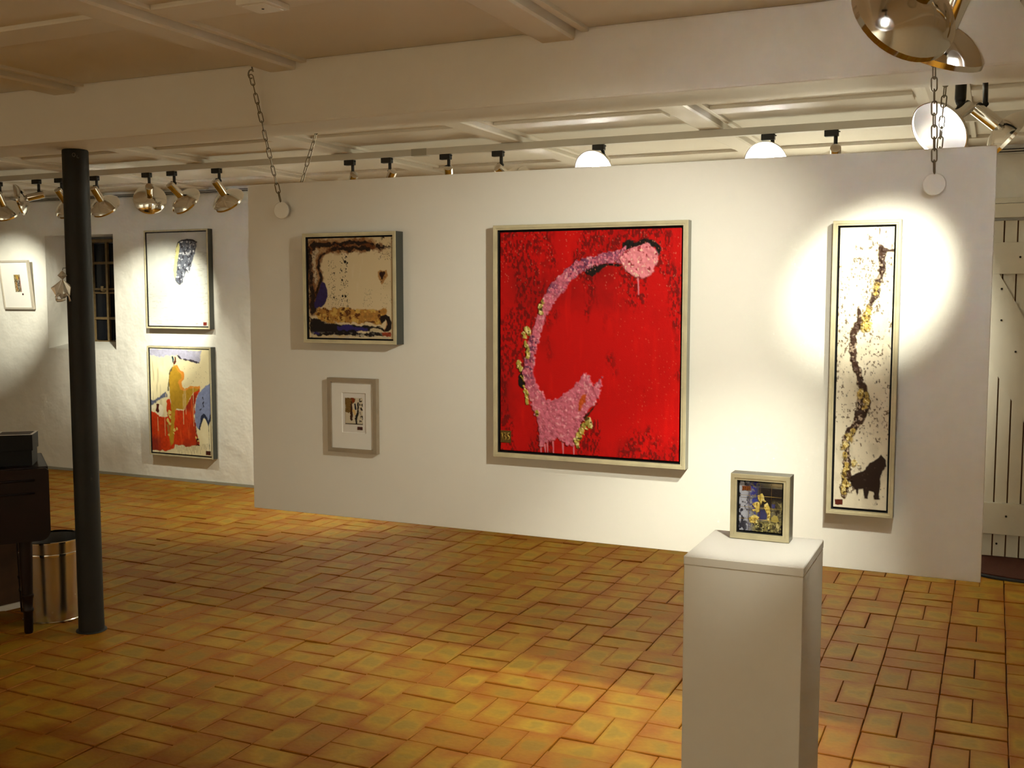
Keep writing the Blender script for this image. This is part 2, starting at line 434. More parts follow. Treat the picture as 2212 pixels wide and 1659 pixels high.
for (nx, nz) in ((0.03, 1.58), (0.035, 1.40), (0.115, 1.22), (0.10, 0.26), (0.055, 0.09), (0.12, 1.76)):
    lathe('nail', [(0, -0.002), (0.006, -0.002), (0.006, 0.003), (0, 0.004)], M_dark, dr, 10, axis_matrix((nx, Y1 - (0.053 if 0.335 < nz < 1.9 or 0.15 < nz < 0.335 else 0.029), nz), (0, -1, 0)))
box('lintel', (dx0 - 0.08, Y1 - 0.05, 1.985), (dx1 + 0.08, Y1 + 0.005, 2.065), M_door, dr, 0.004)
box('lintel', (dx0 - 0.08, Y1 - 0.03, 2.068), (dx1 + 0.08, Y1 + 0.005, 2.10), M_door, dr, 0.004)
box('jamb', (dx0 - 0.08, Y1 - 0.04, 0.0), (dx0 - 0.004, Y1 + 0.005, 1.985), M_door, dr, 0.003)
box('jamb', (dx1 + 0.004, Y1 - 0.04, 0.0), (dx1 + 0.08, Y1 + 0.005, 1.985), M_door, dr, 0.003)

# ---- aluminium hanging rails at the top of the back wall
def picture_rail(xa, xb, label):
    t = tag(empty('picture_rail', ((xa + xb) / 2, Y1, 2.355)), label, 'rail', 'picture rails on the back wall')
    hx = (xb - xa) / 2
    box('rail', (-hx, -0.016, -0.006), (hx, 0.0, 0.022), M_rail, t, 0.002)
    box('slot', (-hx, -0.0175, 0.002), (hx, -0.016, 0.008), M_dark, t)
    box('slot', (-hx, -0.0175, 0.016), (hx, -0.016, 0.021), M_dark, t)
picture_rail(X0 + 0.02, -5.02, 'thin metal picture rail high above the two stacked paintings')
picture_rail(-0.30, X1 - 0.02, 'thin metal picture rail high above the plank door')

# ================================================================== HANGING PANEL
PYF, PYB = 3.44, 3.49
pn = tag(empty('hanging_display_board', (-1.373, 3.465, 0.678)), 'large white display panel hanging from chains below the beam', 'panel')
box('board', (-1.362, -0.025, 0.0), (1.362, 0.025, 1.306), M_panel, pn, 0.0015, 1)
for dxp, sgn in ((-2.553 + 1.373, 0), (-0.179 + 1.373, 1)):
    o = lathe('fixing_disc', [(0, 0), (0.031, 0), (0.033, 0.002), (0.033, 0.005), (0.031, 0.007), (0, 0.007)], M_disc, pn, 40, axis_matrix((dxp, -0.026 - 0.020, 1.198), (0.12, -1, 0)))
    lathe('bolt', [(0, -0.021), (0.007, -0.021), (0.007, 0.001), (0, 0.001)], M_link, pn, 12, axis_matrix((dxp, -0.026 - 0.020, 1.198), (0.12, -1, 0)))

def link_mesh():
    pts = []; L_, Wd = 0.0165, 0.0075
    for i in range(7):
        a = math.pi * i / 6; pts.append((math.cos(a) * Wd, 0, L_ - Wd + math.sin(a) * Wd + 0.004))
    for i in range(7):
        a = math.pi + math.pi * i / 6; pts.append((math.cos(a) * Wd, 0, -(L_ - Wd) + math.sin(a) * Wd - 0.004))
    o = tube('link', pts, 0.0021, M_link, None, 8, True); me = o.data; bpy.data.objects.remove(o); return me
LM = link_mesh()
def chain(a, b, label, hook_dir):
    a, b = Vector(a), Vector(b); d = (b - a); n_ = max(2, round(d.length / 0.0345)); step = d / n_
    t = tag(empty('chain', a), label, 'chain', 'chains holding the hanging panel')
    q0 = (-d).to_track_quat('Z', 'X')
    for i in range(n_):
        o = bpy.data.objects.new('link', LM); C.objects.link(o); o.parent = t
        o.location = step * (i + 0.5)
        o.rotation_mode = 'QUATERNION'
        from mathutils import Quaternion
        o.rotation_quaternion = q0 @ Quaternion((0, 0, 1), (0.35 if i % 2 else 1.75) + 0.25 * math.sin(i * 1.7))
        o.scale = (1, 1, step.length / 0.0345)
    hd = Vector(hook_dir)
    pts = [hd * 0.062 + Vector((0.006, 0, 0)), hd * 0.026 + Vector((0.006, 0, 0))]
    for i in range(9):
        an = math.radians(60 - i * 33); pts.append(Vector((0.012 * math.sin(an) , 0, 0.004 + 0.016 * math.cos(an))) + hd * 0.0)
    tube('hook', pts, 0.003, M_link, t, 8)
chain((-2.545, 3.235, 2.36), (-2.554, 3.412, 1.912), 'zinc chain in front of the beam above the square brown painting', (0, 0, 1))
chain((-2.50, 3.665, 2.36), (-2.545, 3.508, 1.93), 'zinc chain behind the beam at the far left end of the panel', (0, 0, 1))
chain((-0.185, 3.235, 2.36), (-0.179, 3.412, 1.910), 'zinc chain above the tall narrow painting, in front of the panel', (0, 0, 1))
chain((-0.160, 3.665, 2.36), (-0.175, 3.508, 1.93), 'zinc chain behind the panel beside the bright lamp', (0, 0, 1))

# ================================================================== PAINTINGS (computed in numpy)
class Noise:
    def __init__(s, seed): s.r = np.random.RandomState(seed)
    def value(s, u, v, fx, fy):
        g = s.r.rand(int(fy) + 3, int(fx) + 3)
        x, y = u * fx, v * fy; xi, yi = np.floor(x).astype(int), np.floor(y).astype(int)
        xi = np.clip(xi, 0, g.shape[1] - 2); yi = np.clip(yi, 0, g.shape[0] - 2)
        tx, ty = x - xi, y - yi; tx = tx * tx * (3 - 2 * tx); ty = ty * ty * (3 - 2 * ty)
        return (g[yi, xi] * (1 - tx) + g[yi, xi + 1] * tx) * (1 - ty) + (g[yi + 1, xi] * (1 - tx) + g[yi + 1, xi + 1] * tx) * ty
    def fbm(s, u, v, fx, fy, o=4):
        a, t, n_ = 0.5, 0, np.zeros_like(u)
        for i in range(o):
            n_ = n_ + a * s.value(u, v, fx * 2 ** i, fy * 2 ** i); t += a; a *= 0.55
        return n_ / t
def smooth(e0, e1, x):
    t = np.clip((x - e0) / (e1 - e0), 0, 1); return t * t * (3 - 2 * t)
def sdf_poly(u, v, poly):
    """signed distance in v-units (negative inside)"""
    d = np.full(u.shape, 1e9); ins = np.zeros(u.shape, bool); n_ = len(poly)
    for i in range(n_):
        x0, y0 = poly[i]; x1, y1 = poly[(i + 1) % n_]
        ex, ey = x1 - x0, y1 - y0; wx_, wy_ = u - x0, v - y0
        t = np.clip((wx_ * ex + wy_ * ey) / (ex * ex + ey * ey + 1e-12), 0, 1)
        d = np.minimum(d, (wx_ - ex * t) ** 2 + (wy_ - ey * t) ** 2)
        c = ((y0 > v) != (y1 > v)) & (u < (x1 - x0) * (v - y0) / (y1 - y0 + 1e-12) + x0)
        ins ^= c
    d = np.sqrt(d); return np.where(ins, -d, d)
def sdf_line(u, v, pts):
    d = np.full(u.shape, 1e9)
    for i in range(len(pts) - 1):
        x0, y0, w0 = pts[i]; x1, y1, w1 = pts[i + 1]
        ex, ey = x1 - x0, y1 - y0
        t = np.clip(((u - x0) * ex + (v - y0) * ey) / (ex * ex + ey * ey + 1e-12), 0, 1)
        d = np.minimum(d, np.hypot(u - x0 - ex * t, v - y0 - ey * t) - (w0 + (w1 - w0) * t))
    return d
class Sheet:
    """a painting's surface: colour and relief over a grid; drawing units are millimetres of the sketch, mapped to the sheet by h"""
    def __init__(s, nx, ny, h, aspect, seed):
        s.u, s.v = np.meshgrid(np.linspace(0, 1, nx), np.linspace(0, 1, ny)); s.nx, s.ny = nx, ny
        s.h = np.array(h).reshape(3, 3); s.asp = aspect; s.N = Noise(seed)
        s.col = np.zeros((ny, nx, 3)); s.rel = np.zeros((ny, nx)); s.x = s.u * aspect
        s.wu = s.u.copy(); s.wv = s.v.copy()
    def uv(s, p):
        q = s.h @ np.array([p[0], p[1], 1.0]); return (q[0] / q[2] * s.asp, q[1] / q[2])
    def scale(s, p):
        a, b = s.uv(p), s.uv((p[0] + 1, p[1])); return math.hypot(b[0] - a[0], b[1] - a[1])
    def fb(s, fx, fy, o=4): return s.N.fbm(s.u, s.v, fx, fy, o)
    def fill(s, c, m=None):
        c = np.array(lin(*c)); s.col[:] = c if m is None else s.col * (1 - m[..., None]) + c * m[..., None]
    def poly(s, pts, c, soft=0.004, rag=0.012, freq=40, lift=0.0, alpha=1.0, var=0.0):
        P = [s.uv(p) for p in pts]
        d = sdf_poly(s.x, s.v, P) + (s.fb(freq * s.asp, freq, 3) - 0.5) * 2 * rag
        m = smooth(soft, -soft, d) * alpha
        s.paint(m, c, var); s.rel += lift * m; return m
    def line(s, pts, c, soft=0.004, rag=0.01, freq=40, lift=0.0, alpha=1.0, var=0.0):
        P = [(*s.uv(p), p[2] * s.scale(p)) for p in pts]
        d = sdf_line(s.x, s.v, P) + (s.fb(freq * s.asp, freq, 3) - 0.5) * 2 * rag
        m = smooth(soft, -soft, d) * alpha
        s.paint(m, c, var); s.rel += lift * m; return m
    def paint(s, m, c, var=0.0):
        c = np.array(lin(*c)) * np.ones_like(s.col)
        if var: c = c * (1 + var * (s.fb(50 * s.asp, 50, 3) - 0.5)[..., None] * 2)
        s.col = s.col * (1 - m[..., None]) + c * m[..., None]
    def specks(s, n, region, c, rmin, rmax, seed):
        r = np.random.RandomState(seed); (xa, ya), (xb, yb) = region
        for _ in range(n):
            p = s.uv((r.uniform(xa, xb), r.uniform(ya, yb))); R_ = r.uniform(rmin, rmax) * 1.0
            j0_, j1_ = int((p[1] - R_ * 2) * s.ny), int((p[1] + R_ * 2) * s.ny) + 2
            i0_, i1_ = int((p[0] / s.asp - R_ * 2 / s.asp) * s.nx), int((p[0] / s.asp + R_ * 2 / s.asp) * s.nx) + 2
            j0_, i0_ = max(j0_, 0), max(i0_, 0)
            sl = np.s_[j0_:j1_, i0_:i1_]
            d = np.hypot(s.x[sl] - p[0], (s.v[sl] - p[1]) * 0.7) - R_
            m = smooth(0.0025, -0.0015, d)[..., None]
            s.col[sl] = s.col[sl] * (1 - m) + np.array(lin(*c)) * m
    def mesh(s, name, w_, h_, m, parent, loc):
        nx, ny = s.nx, s.ny
        co = np.stack([(s.u - 0.5) * w_, -s.rel, (1 - s.v) * h_], -1).reshape(-1, 3).astype(np.float32)
        idx = np.arange(nx * ny).reshape(ny, nx)
        q = np.stack([idx[:-1, :-1], idx[1:, :-1], idx[1:, 1:], idx[:-1, 1:]], -1).reshape(-1, 4)
        # turned-over sides
        t = 0.012; ring = np.concatenate([idx[0, :-1], idx[:-1, -1], idx[-1, :0:-1], idx[:0:-1, 0]])
        back = co[ring].copy(); back[:, 1] = t; nb = len(co); co = np.concatenate([co, back])
        k = np.arange(len(ring)); k2 = (k + 1) % len(ring)
        qs = np.stack([ring[k], ring[k2], nb + k2, nb + k], -1)
        q = np.concatenate([q, qs]).astype(np.int32)
        me = bpy.data.meshes.new(name); me.vertices.add(len(co)); me.vertices.foreach_set('co', co.ravel())
        me.loops.add(q.size); me.loops.foreach_set('vertex_index', q.ravel())
        me.polygons.add(len(q)); me.polygons.foreach_set('loop_start', np.arange(0, q.size, 4, dtype=np.int32))
        me.update(calc_edges=True); me.validate()
        ca = me.color_attributes.new('Col', 'FLOAT_COLOR', 'POINT')
        cc = np.ones((len(co), 4), np.float32); cc[:nb, :3] = np.clip(s.col.reshape(-1, 3), 0.002, 0.9); cc[nb:, :3] = cc[ring, :3]
        ca.data.foreach_set('color', cc.ravel())
        return link(name, me, m, parent, False, loc)

def ring_mesh(name, w_, h_, prof, m, parent):
    """mitred moulding: prof = [(inset, y)], rectangle w x h with bottom centre at the origin"""
    v, f = [], []; n_ = len(prof)
    for (ins, y) in prof:
        v += [(-w_ / 2 + ins, y, ins), (w_ / 2 - ins, y, ins), (w_ / 2 - ins, y, h_ - ins), (-w_ / 2 + ins, y, h_ - ins)]
    for k in range(n_ - 1):
        for i in range(4):
            j = (i + 1) % 4; f.append((k * 4 + i, k * 4 + j, k * 4 + 4 + j, k * 4 + 4 + i))
    bm = bmesh.new(); bv = [bm.verts.new(p) for p in v]
    for q in f: bm.faces.new([bv[i] for i in q])
    return from_bm(name, bm, m, parent)

def float_frame(root, w_, h_, D, wf, m_face, m_side, gap):
    """shadow-gap frame: outer side, front face with a fine step, black backing; the canvas floats inside"""
    ring_mesh('frame_side', w_, h_, [(0.012, 0.0), (0.0, 0.0), (0.0, -D + 0.003)], m_side, root)
    ring_mesh('frame_face', w_, h_, [(0.0, -D + 0.003), (0.001, -D), (wf * 0.62, -D - 0.0), (wf * 0.68, -D + 0.002), (wf, -D + 0.002), (wf, -0.010)], m_face, root)
    box('shadow_gap', (-w_ / 2 + 0.008, -0.016, 0.008), (w_ / 2 - 0.008, -0.004, h_ - 0.008), M_liner, root)
    ring_mesh('gap_lining', w_, h_, [(wf, -D + 0.004), (wf + 0.0015, -D + 0.004), (wf + 0.0015, -0.012)], M_liner, root)

H = dict(
 red=[0.0010243, 2.4e-06, -0.2185321, 1.49e-05, 0.0007896, -0.1216075, 6.98e-05, -9.5e-06, 1.0],
 tall=[0.0042779, 0.0001002, -0.9437995, 1.35e-05, 0.0008121, -0.0939005, 6.49e-05, -3.17e-05, 1.0],
 square=[0.0009346, 0, -0.1243024, 2.04e-05, 0.0007646, -0.117395, 4.06e-05, 2.6e-06, 1.0],
 white=[0.0011805, -2.19e-05, -0.1025313, 4.19e-05, 0.0007372, -0.1290996, 4.19e-05, -5.6e-06, 1.0],
 ochre=[0.0013236, -1.9e-06, -0.1586642, -1.86e-05, 0.0007402, -0.06439, 6.02e-05, 8.6e-06, 1.0],
 small=[0.0013483, 9.3e-06, -0.3393589, -7.92e-05, 0.0013465, -0.3100855, 4.13e-05, -3.46e-05, 1.0])

def paint_red(w_, h_):
    s = Sheet(300, 352, H['red'], w_ / h_, 11)
    n1, n2 = s.fb(4, 4, 5), s.fb(30, 6, 4)
    s.fill((192, 5, 2)); s.paint(smooth(0.45, 0.75, n1), (156, 3, 2)); s.paint(smooth(0.5, 0.8, n2) * 0.6, (208, 14, 4))
    edge = np.minimum(np.minimum(s.u, 1 - s.u), np.minimum(s.v, 1 - s.v))
    scuff = smooth(0.48, 0.62, s.fb(8, 4, 3) + 0.12 * smooth(0.30, 0.0, edge)) * smooth(0.44, 0.60, s.fb(110, 70, 3))
    s.paint(scuff * 0.7, (60, 12, 12)); s.rel += 0.0006 * scuff
    blk = (24, 18, 16)
    s.poly([(925, 250), (930, 215), (960, 200), (1000, 208), (1050, 190), (1110, 195), (1150, 225), (1158, 262), (1138, 290), (1110, 235), (1075, 230), (1030, 240), (985, 255), (945, 272), (915, 290)], blk, 0.003, 0.010, 60, 0.001)
    s.poly([(712, 372), (760, 345), (830, 333), (870, 336), (925, 340), (925, 352), (850, 345), (812, 366), (780, 395), (740, 407), (712, 395)], blk, 0.003, 0.008, 60, 0.001, var=0.5)
    s.poly([(318, 985), (348, 940), (360, 1050), (340, 1066), (316, 1035)], blk, 0.003, 0.006, 60, 0.001)
    s.poly([(780, 1150), (740, 1188), (700, 1225), (680, 1268), (722, 1228)], (60, 22, 14), 0.003, 0.006, 60)
    gold = (176, 158, 70)
    arm = [(945, 242), (870, 262), (790, 280), (720, 298), (650, 330), (600, 365), (550, 410), (505, 465), (470, 520), (445, 580), (425, 640), (405, 700), (385, 770), (370, 830), (352, 900), (345, 960), (352, 1020), (370, 1070), (385, 1130), (400, 1190), (430, 1240), (440, 1310), (440, 1390), (460, 1398), (490, 1375), (540, 1355), (570, 1365), (610, 1395), (645, 1385), (665, 1330), (690, 1260), (730, 1190), (775, 1140), (800, 1080), (806, 1000), (780, 1025), (752, 1045), (738, 985), (705, 978), (680, 1010), (640, 1050), (590, 1090), (540, 1120), (490, 1130), (460, 1090), (425, 1040), (405, 985), (408, 920), (420, 850), (440, 770), (470, 680), (505, 600), (550, 530), (600, 470), (660, 410), (720, 370), (790, 340), (850, 328), (930, 335), (950, 290)]
    m = s.poly(arm, (206, 106, 128), 0.003, 0.012, 70, 0.0035)
    sp = smooth(0.52, 0.68, s.fb(60, 70, 3)) * m
    dark = smooth(0.45, 0.62, s.fb(7, 8, 2)) * smooth(0.78, 0.6, s.v) * m
    s.paint(np.clip(dark * smooth(0.40, 0.56, s.fb(90, 100, 3)) * 0.85, 0, 1), (78, 38, 76)); s.paint(sp * 0.45, (150, 60, 80))
    s.rel += m * (s.fb(60, 70, 3) - 0.4) * 0.006
    s.paint(smooth(0.66, 0.75, s.fb(90, 100, 2)) * m * 0.6, (236, 170, 178))
    hm = s.poly([(918, 305), (945, 268), (985, 248), (1030, 230), (1075, 218), (1110, 238), (1142, 280), (1135, 322), (1115, 370), (1090, 405), (1045, 425), (1000, 412), (958, 385), (930, 345)], (222, 130, 142), 0.003, 0.008, 60, 0.005)
    s.paint(smooth(0.66, 0.72, s.fb(56, 64, 2)) * hm, (150, 46, 60)); s.paint(smooth(0.66, 0.74, s.fb(90, 100, 2)) * hm * 0.8, (244, 214, 190))
    s.rel += hm * (s.fb(40, 46, 2) - 0.5) * 0.006
    s.poly([(690, 1100), (718, 1095), (716, 1140), (696, 1150), (690, 1190), (674, 1190), (680, 1140)], (190, 78, 26), 0.003, 0.008, 60)
    for (x, y, r) in [(445, 595, 20), (462, 555, 15), (455, 620, 12), (372, 728, 22), (350, 748, 15), (366, 822, 18), (374, 860, 18), (358, 800, 10), (318, 925, 20), (330, 945, 12), (345, 1000, 15), (352, 1050, 14), (362, 1090, 18), (366, 1135, 12), (430, 1202, 13), (727, 1262, 25), (704, 1282, 18), (686, 1312, 18), (672, 1345, 18), (664, 1388, 14), (655, 1365, 10)]:
        g = s.line([(x, y - r * .5, r * 0.8), (x + r * .3, y + r * .6, r * 0.6)], gold, 0.002, 0.010, 60, 0.004, 1, 0.5)
        s.paint(g * smooth(0.58, 0.7, s.fb(90, 100, 2)), (232, 214, 150)); s.paint(g * smooth(0.42, 0.3, s.fb(70, 80, 2)), (70, 52, 16))
    for (x, ya, yb) in [(1021, 415, 515), (447, 1385, 1440), (472, 1390, 1432), (486, 1380, 1432), (520, 1360, 1436), (577, 1365, 1445), (641, 1385, 1450)]:
        s.line([(x, ya, 5), (x + 3, yb, 3)], (216, 120, 134), 0.0015, 0.002, 60, 0.001)
    s.specks(260, ((215, 150), (1270, 480)), (214, 120, 100), 0.0003, 0.0009, 5)
    s.specks(160, ((900, 480), (1260, 1400)), (214, 90, 70), 0.0003, 0.0008, 6)
    return s
def paint_tall(w_, h_):
    s = Sheet(118, 470, H['tall'], w_ / h_, 21)
    s.fill((226, 216, 194)); s.paint(smooth(0.5, 0.75, s.fb(4, 14, 4)) * 0.5, (196, 186, 164))
    s.paint(smooth(0.62, 0.7, s.fb(26, 110, 3)) * smooth(0.42, 0.6, s.fb(3, 12, 3)), (120, 104, 86))
    br = (64, 44, 34)
    L_ = [(400, 200, 15), (408, 225, 20), (405, 255, 11), (403, 290, 13), (398, 320, 16), (385, 350, 16), (375, 400, 14), (362, 430, 8), (345, 470, 8), (320, 510, 20), (300, 535, 20), (277, 575, 14), (272, 635, 15), (284, 690, 16), (300, 750, 16), (316, 800, 18), (325, 850, 30), (318, 900, 24), (300, 945, 20), (265, 990, 17), (245, 1030, 14), (250, 1080, 16), (248, 1130, 18), (250, 1180, 22), (240, 1225, 18), (238, 1265, 8)]
    m = s.line(L_, br, 0.0025, 0.009, 60, 0.003, 1, 0.5)
    s.line([(412, 208, 10), (435, 213, 8), (460, 211, 6)], br, 0.002, 0.004, 60, 0.002)
    s.line([(302, 470, 8), (305, 520, 12)], br, 0.002, 0.004, 60, 0.002)
    s.paint(smooth(0.58, 0.68, s.fb(20, 90, 3)) * m, (170, 150, 130)); s.rel += m * (s.fb(20, 90, 3) - 0.4) * 0.006
    for (x, y, r) in [(378, 372, 15), (376, 398, 8), (345, 465, 12), (335, 495, 22), (332, 535, 24), (340, 548, 18), (310, 830, 18), (332, 855, 16), (338, 835, 12), (325, 885, 10), (272, 990, 14), (262, 1015, 16), (240, 1048, 18), (246, 1090, 12), (250, 1140, 18), (240, 1165, 16), (246, 1205, 16), (238, 1235, 12), (300, 1135, 9), (282, 1125, 10)]:
        g = s.line([(x, y - r * .4, r * .8), (x, y + r * .4, r * .8)], (188, 160, 84), 0.003, 0.012, 60, 0.003, 0.9, 0.5)
        s.paint(g * smooth(0.6, 0.7, s.fb(28, 120, 2)), (236, 220, 160)); s.paint(g * smooth(0.40, 0.28, s.fb(24, 100, 2)), (76, 54, 20))
    s.poly([(266, 1175), (300, 1166), (330, 1150), (350, 1120), (385, 1100), (398, 1088), (420, 1108), (424, 1135), (408, 1155), (396, 1182), (394, 1220), (386, 1272), (370, 1272), (364, 1245), (347, 1240), (340, 1272), (329, 1270), (320, 1232), (301, 1232), (296, 1264), (290, 1236), (266, 1212)], (40, 26, 20), 0.002, 0.005, 50, 0.001)
    s.poly([(197, 1277), (230, 1277), (230, 1299), (197, 1299)], (86, 34, 22), 0.001, 0.002, 60)
    s.specks(170, ((215, 300), (440, 1300)), (70, 56, 46), 0.0005, 0.0016, 3); s.specks(60, ((320, 260), (390, 480)), (110, 96, 80), 0.0006, 0.0016, 4)
    return s
def paint_square(w_, h_):
    s = Sheet(210, 212, H['square'], w_ / h_, 31)
    s.fill((214, 196, 160)); s.paint(smooth(0.45, 0.7, s.fb(3, 3, 4)) * 0.5, (196, 172, 128)); s.paint(smooth(0.6, 0.75, s.fb(20, 3, 4)) * 0.35, (226, 214, 190))
    dk = (34, 18, 12); rb = (112, 62, 26)
    s.poly([(135, 150), (1010, 130), (1020, 230), (900, 300), (700, 330), (450, 330), (330, 400), (300, 560), (330, 690), (260, 840), (230, 1100), (140, 1200)], (150, 104, 56), 0.02, 0.05, 12, 0, 0.75)
    s.poly([(175, 300), (250, 280), (265, 330), (240, 420), (235, 560), (240, 700), (215, 760), (185, 650), (175, 450)], (196, 180, 152), 0.008, 0.03, 18, 0, 0.8)
    for L_, c, rg in [([(165, 285, 34), (220, 235, 40), (330, 225, 26), (450, 232, 24), (600, 226, 22), (760, 196, 26), (900, 212, 32), (985, 240, 34)], dk, 0.03), ([(420, 295, 12), (530, 285, 26), (600, 275, 14), (680, 285, 34), (760, 270, 16), (820, 285, 28), (930, 275, 20), (1020, 258, 10), (1085, 258, 34), (1135, 265, 14)], dk, 0.03), ([(420, 310, 10), (330, 360, 12), (275, 430, 12), (272, 540, 10), (300, 620, 12), (312, 670, 12), (285, 740, 14), (250, 840, 18), (215, 940, 20)], dk, 0.02), ([(150, 300, 22), (158, 500, 22), (170, 700, 24), (190, 860, 30), (180, 1000, 30), (195, 1110, 36)], dk, 0.03)]:
        s.line([(x, y, r + 14) for x, y, r in L_], rb, 0.010, rg * 1.3, 30, 0, 0.75); s.line(L_, c, 0.005, rg, 28, 0.001, 1, 0.4)
    wig = smooth(0.03, 0.0, np.abs(s.fb(24, 24, 2) - 0.5))
    top = smooth(0.20, 0.10, s.v) * smooth(0.02, 0.05, s.v)
    s.paint(wig * np.clip(top + smooth(0.2, 0.1, s.u) * smooth(0.75, 0.6, s.v), 0, 1) * 0.8, (60, 30, 14))
    s.paint(smooth(0.5, 0.56, s.fb(30, 30, 3)) * smooth(0.86, 0.9, s.u) * smooth(0.14, 0.08, s.v), (40, 24, 18))
    s.poly([(310, 712), (352, 740), (386, 840), (388, 925), (345, 1020), (300, 1062), (218, 1072), (208, 1000), (250, 900), (282, 800)], (46, 34, 86), 0.004, 0.006, 30, 0.001, 1, 0.3)
    m = s.poly([(225, 1165), (270, 1080), (400, 1092), (560, 1085), (640, 1062), (760, 1092), (900, 1092), (1080, 1092), (1182, 1060), (1195, 1130), (1120, 1180), (1110, 1310), (950, 1285), (700, 1265), (500, 1255), (330, 1265), (245, 1225)], (168, 118, 44), 0.008, 0.03, 20, 0, 0.95, 0.5)
    s.paint(m * smooth(0.55, 0.65, s.fb(22, 26, 3)), (206, 168, 84)); s.paint(m * smooth(0.42, 0.32, s.fb(26, 30, 3)), (86, 44, 16))
    m = s.poly([(140, 1190), (262, 1235), (350, 1275), (500, 1290), (650, 1300), (800, 1312), (1000, 1325), (1115, 1340), (1132, 1372), (900, 1388), (770, 1398), (850, 1412), (1110, 1402), (1125, 1448), (800, 1462), (600, 1442), (400, 1436), (250, 1446), (150, 1400)], (24, 16, 18), 0.006, 0.02, 24, 0.001)
    for L_ in ([(530, 1345, 20), (640, 1335, 30), (720, 1340, 20)], [(200, 1405, 16), (260, 1415, 22)], [(760, 1350, 20), (900, 1370, 14)]):
        s.line(L_, (44, 36, 104), 0.008, 0.02, 24)
    s.paint(smooth(0.5, 0.6, s.fb(26, 30, 3)) * smooth(0.93, 0.985, s.v) * 0.9, (196, 186, 168)); s.paint(smooth(0.5, 0.6, s.fb(26, 40, 3)) * smooth(0.06, 0.0, s.u), (90, 66, 44))
    s.poly([(960, 1355), (1030, 1340), (1110, 1375), (1050, 1395), (950, 1390)], (200, 184, 150), 0.004, 0.01, 30)
    s.poly([(1088, 1235), (1100, 1185), (1160, 1160), (1222, 1190), (1250, 1285), (1242, 1362), (1200, 1402), (1140, 1400), (1120, 1372), (1165, 1350), (1190, 1290), (1165, 1232), (1150, 1260), (1110, 1285)], (28, 16, 14), 0.004, 0.008, 30, 0.001)
    s.line([(1178, 1250, 6), (1180, 1300, 7), (1150, 1370, 6)], (190, 140, 96), 0.003, 0.005, 40)
    s.poly([(1118, 1402), (1235, 1398), (1238, 1466), (1125, 1455)], (150, 62, 36), 0.004, 0.01, 40, 0, 1, 0.6)
    s.line([(1082, 1405, 5), (1230, 1400, 4)], (200, 180, 150), 0.002, 0.004, 40)
    h1 = s.poly([(1066, 590), (1105, 562), (1150, 578), (1182, 566), (1194, 640), (1158, 705), (1116, 758), (1088, 705), (1066, 640)], (176, 132, 80), 0.004, 0.01, 40)
    s.poly([(1074, 600), (1110, 585), (1160, 588), (1166, 620), (1135, 660), (1128, 700), (1112, 690), (1095, 645)], (40, 18, 12), 0.004, 0.008, 40, 0.001)
    s.paint(wig * h1 * 0.8, (70, 34, 16))
    for reg, n_, r0, r1 in [(((555, 330), (665, 1100)), 90, 0.0012, 0.0045), (((395, 430), (505, 1000)), 90, 0.001, 0.0032), (((1075, 320), (1250, 440)), 40, 0.001, 0.003), (((860, 820), (990, 1080)), 40, 0.001, 0.0022), (((180, 300), (250, 750)), 30, 0.001, 0.004), (((360, 900), (700, 1090)), 70, 0.001, 0.003), (((1080, 700), (1260, 1080)), 30, 0.001, 0.002)]:
        s.specks(n_, reg, (44, 28, 20), r0, r1, n_ + int(r0 * 1e5))
    for (x, y, r) in [(625, 455, 16), (655, 468, 10), (580, 470, 7), (640, 385, 9), (635, 548, 9), (578, 570, 8), (582, 696, 12), (585, 912, 12), (625, 915, 12), (750, 1108, 8), (475, 604, 8), (468, 930, 9)]:
        s.line([(x, y, r), (x + 2, y + 2, r)], (26, 14, 12), 0.002, 0.003, 40)
    return s
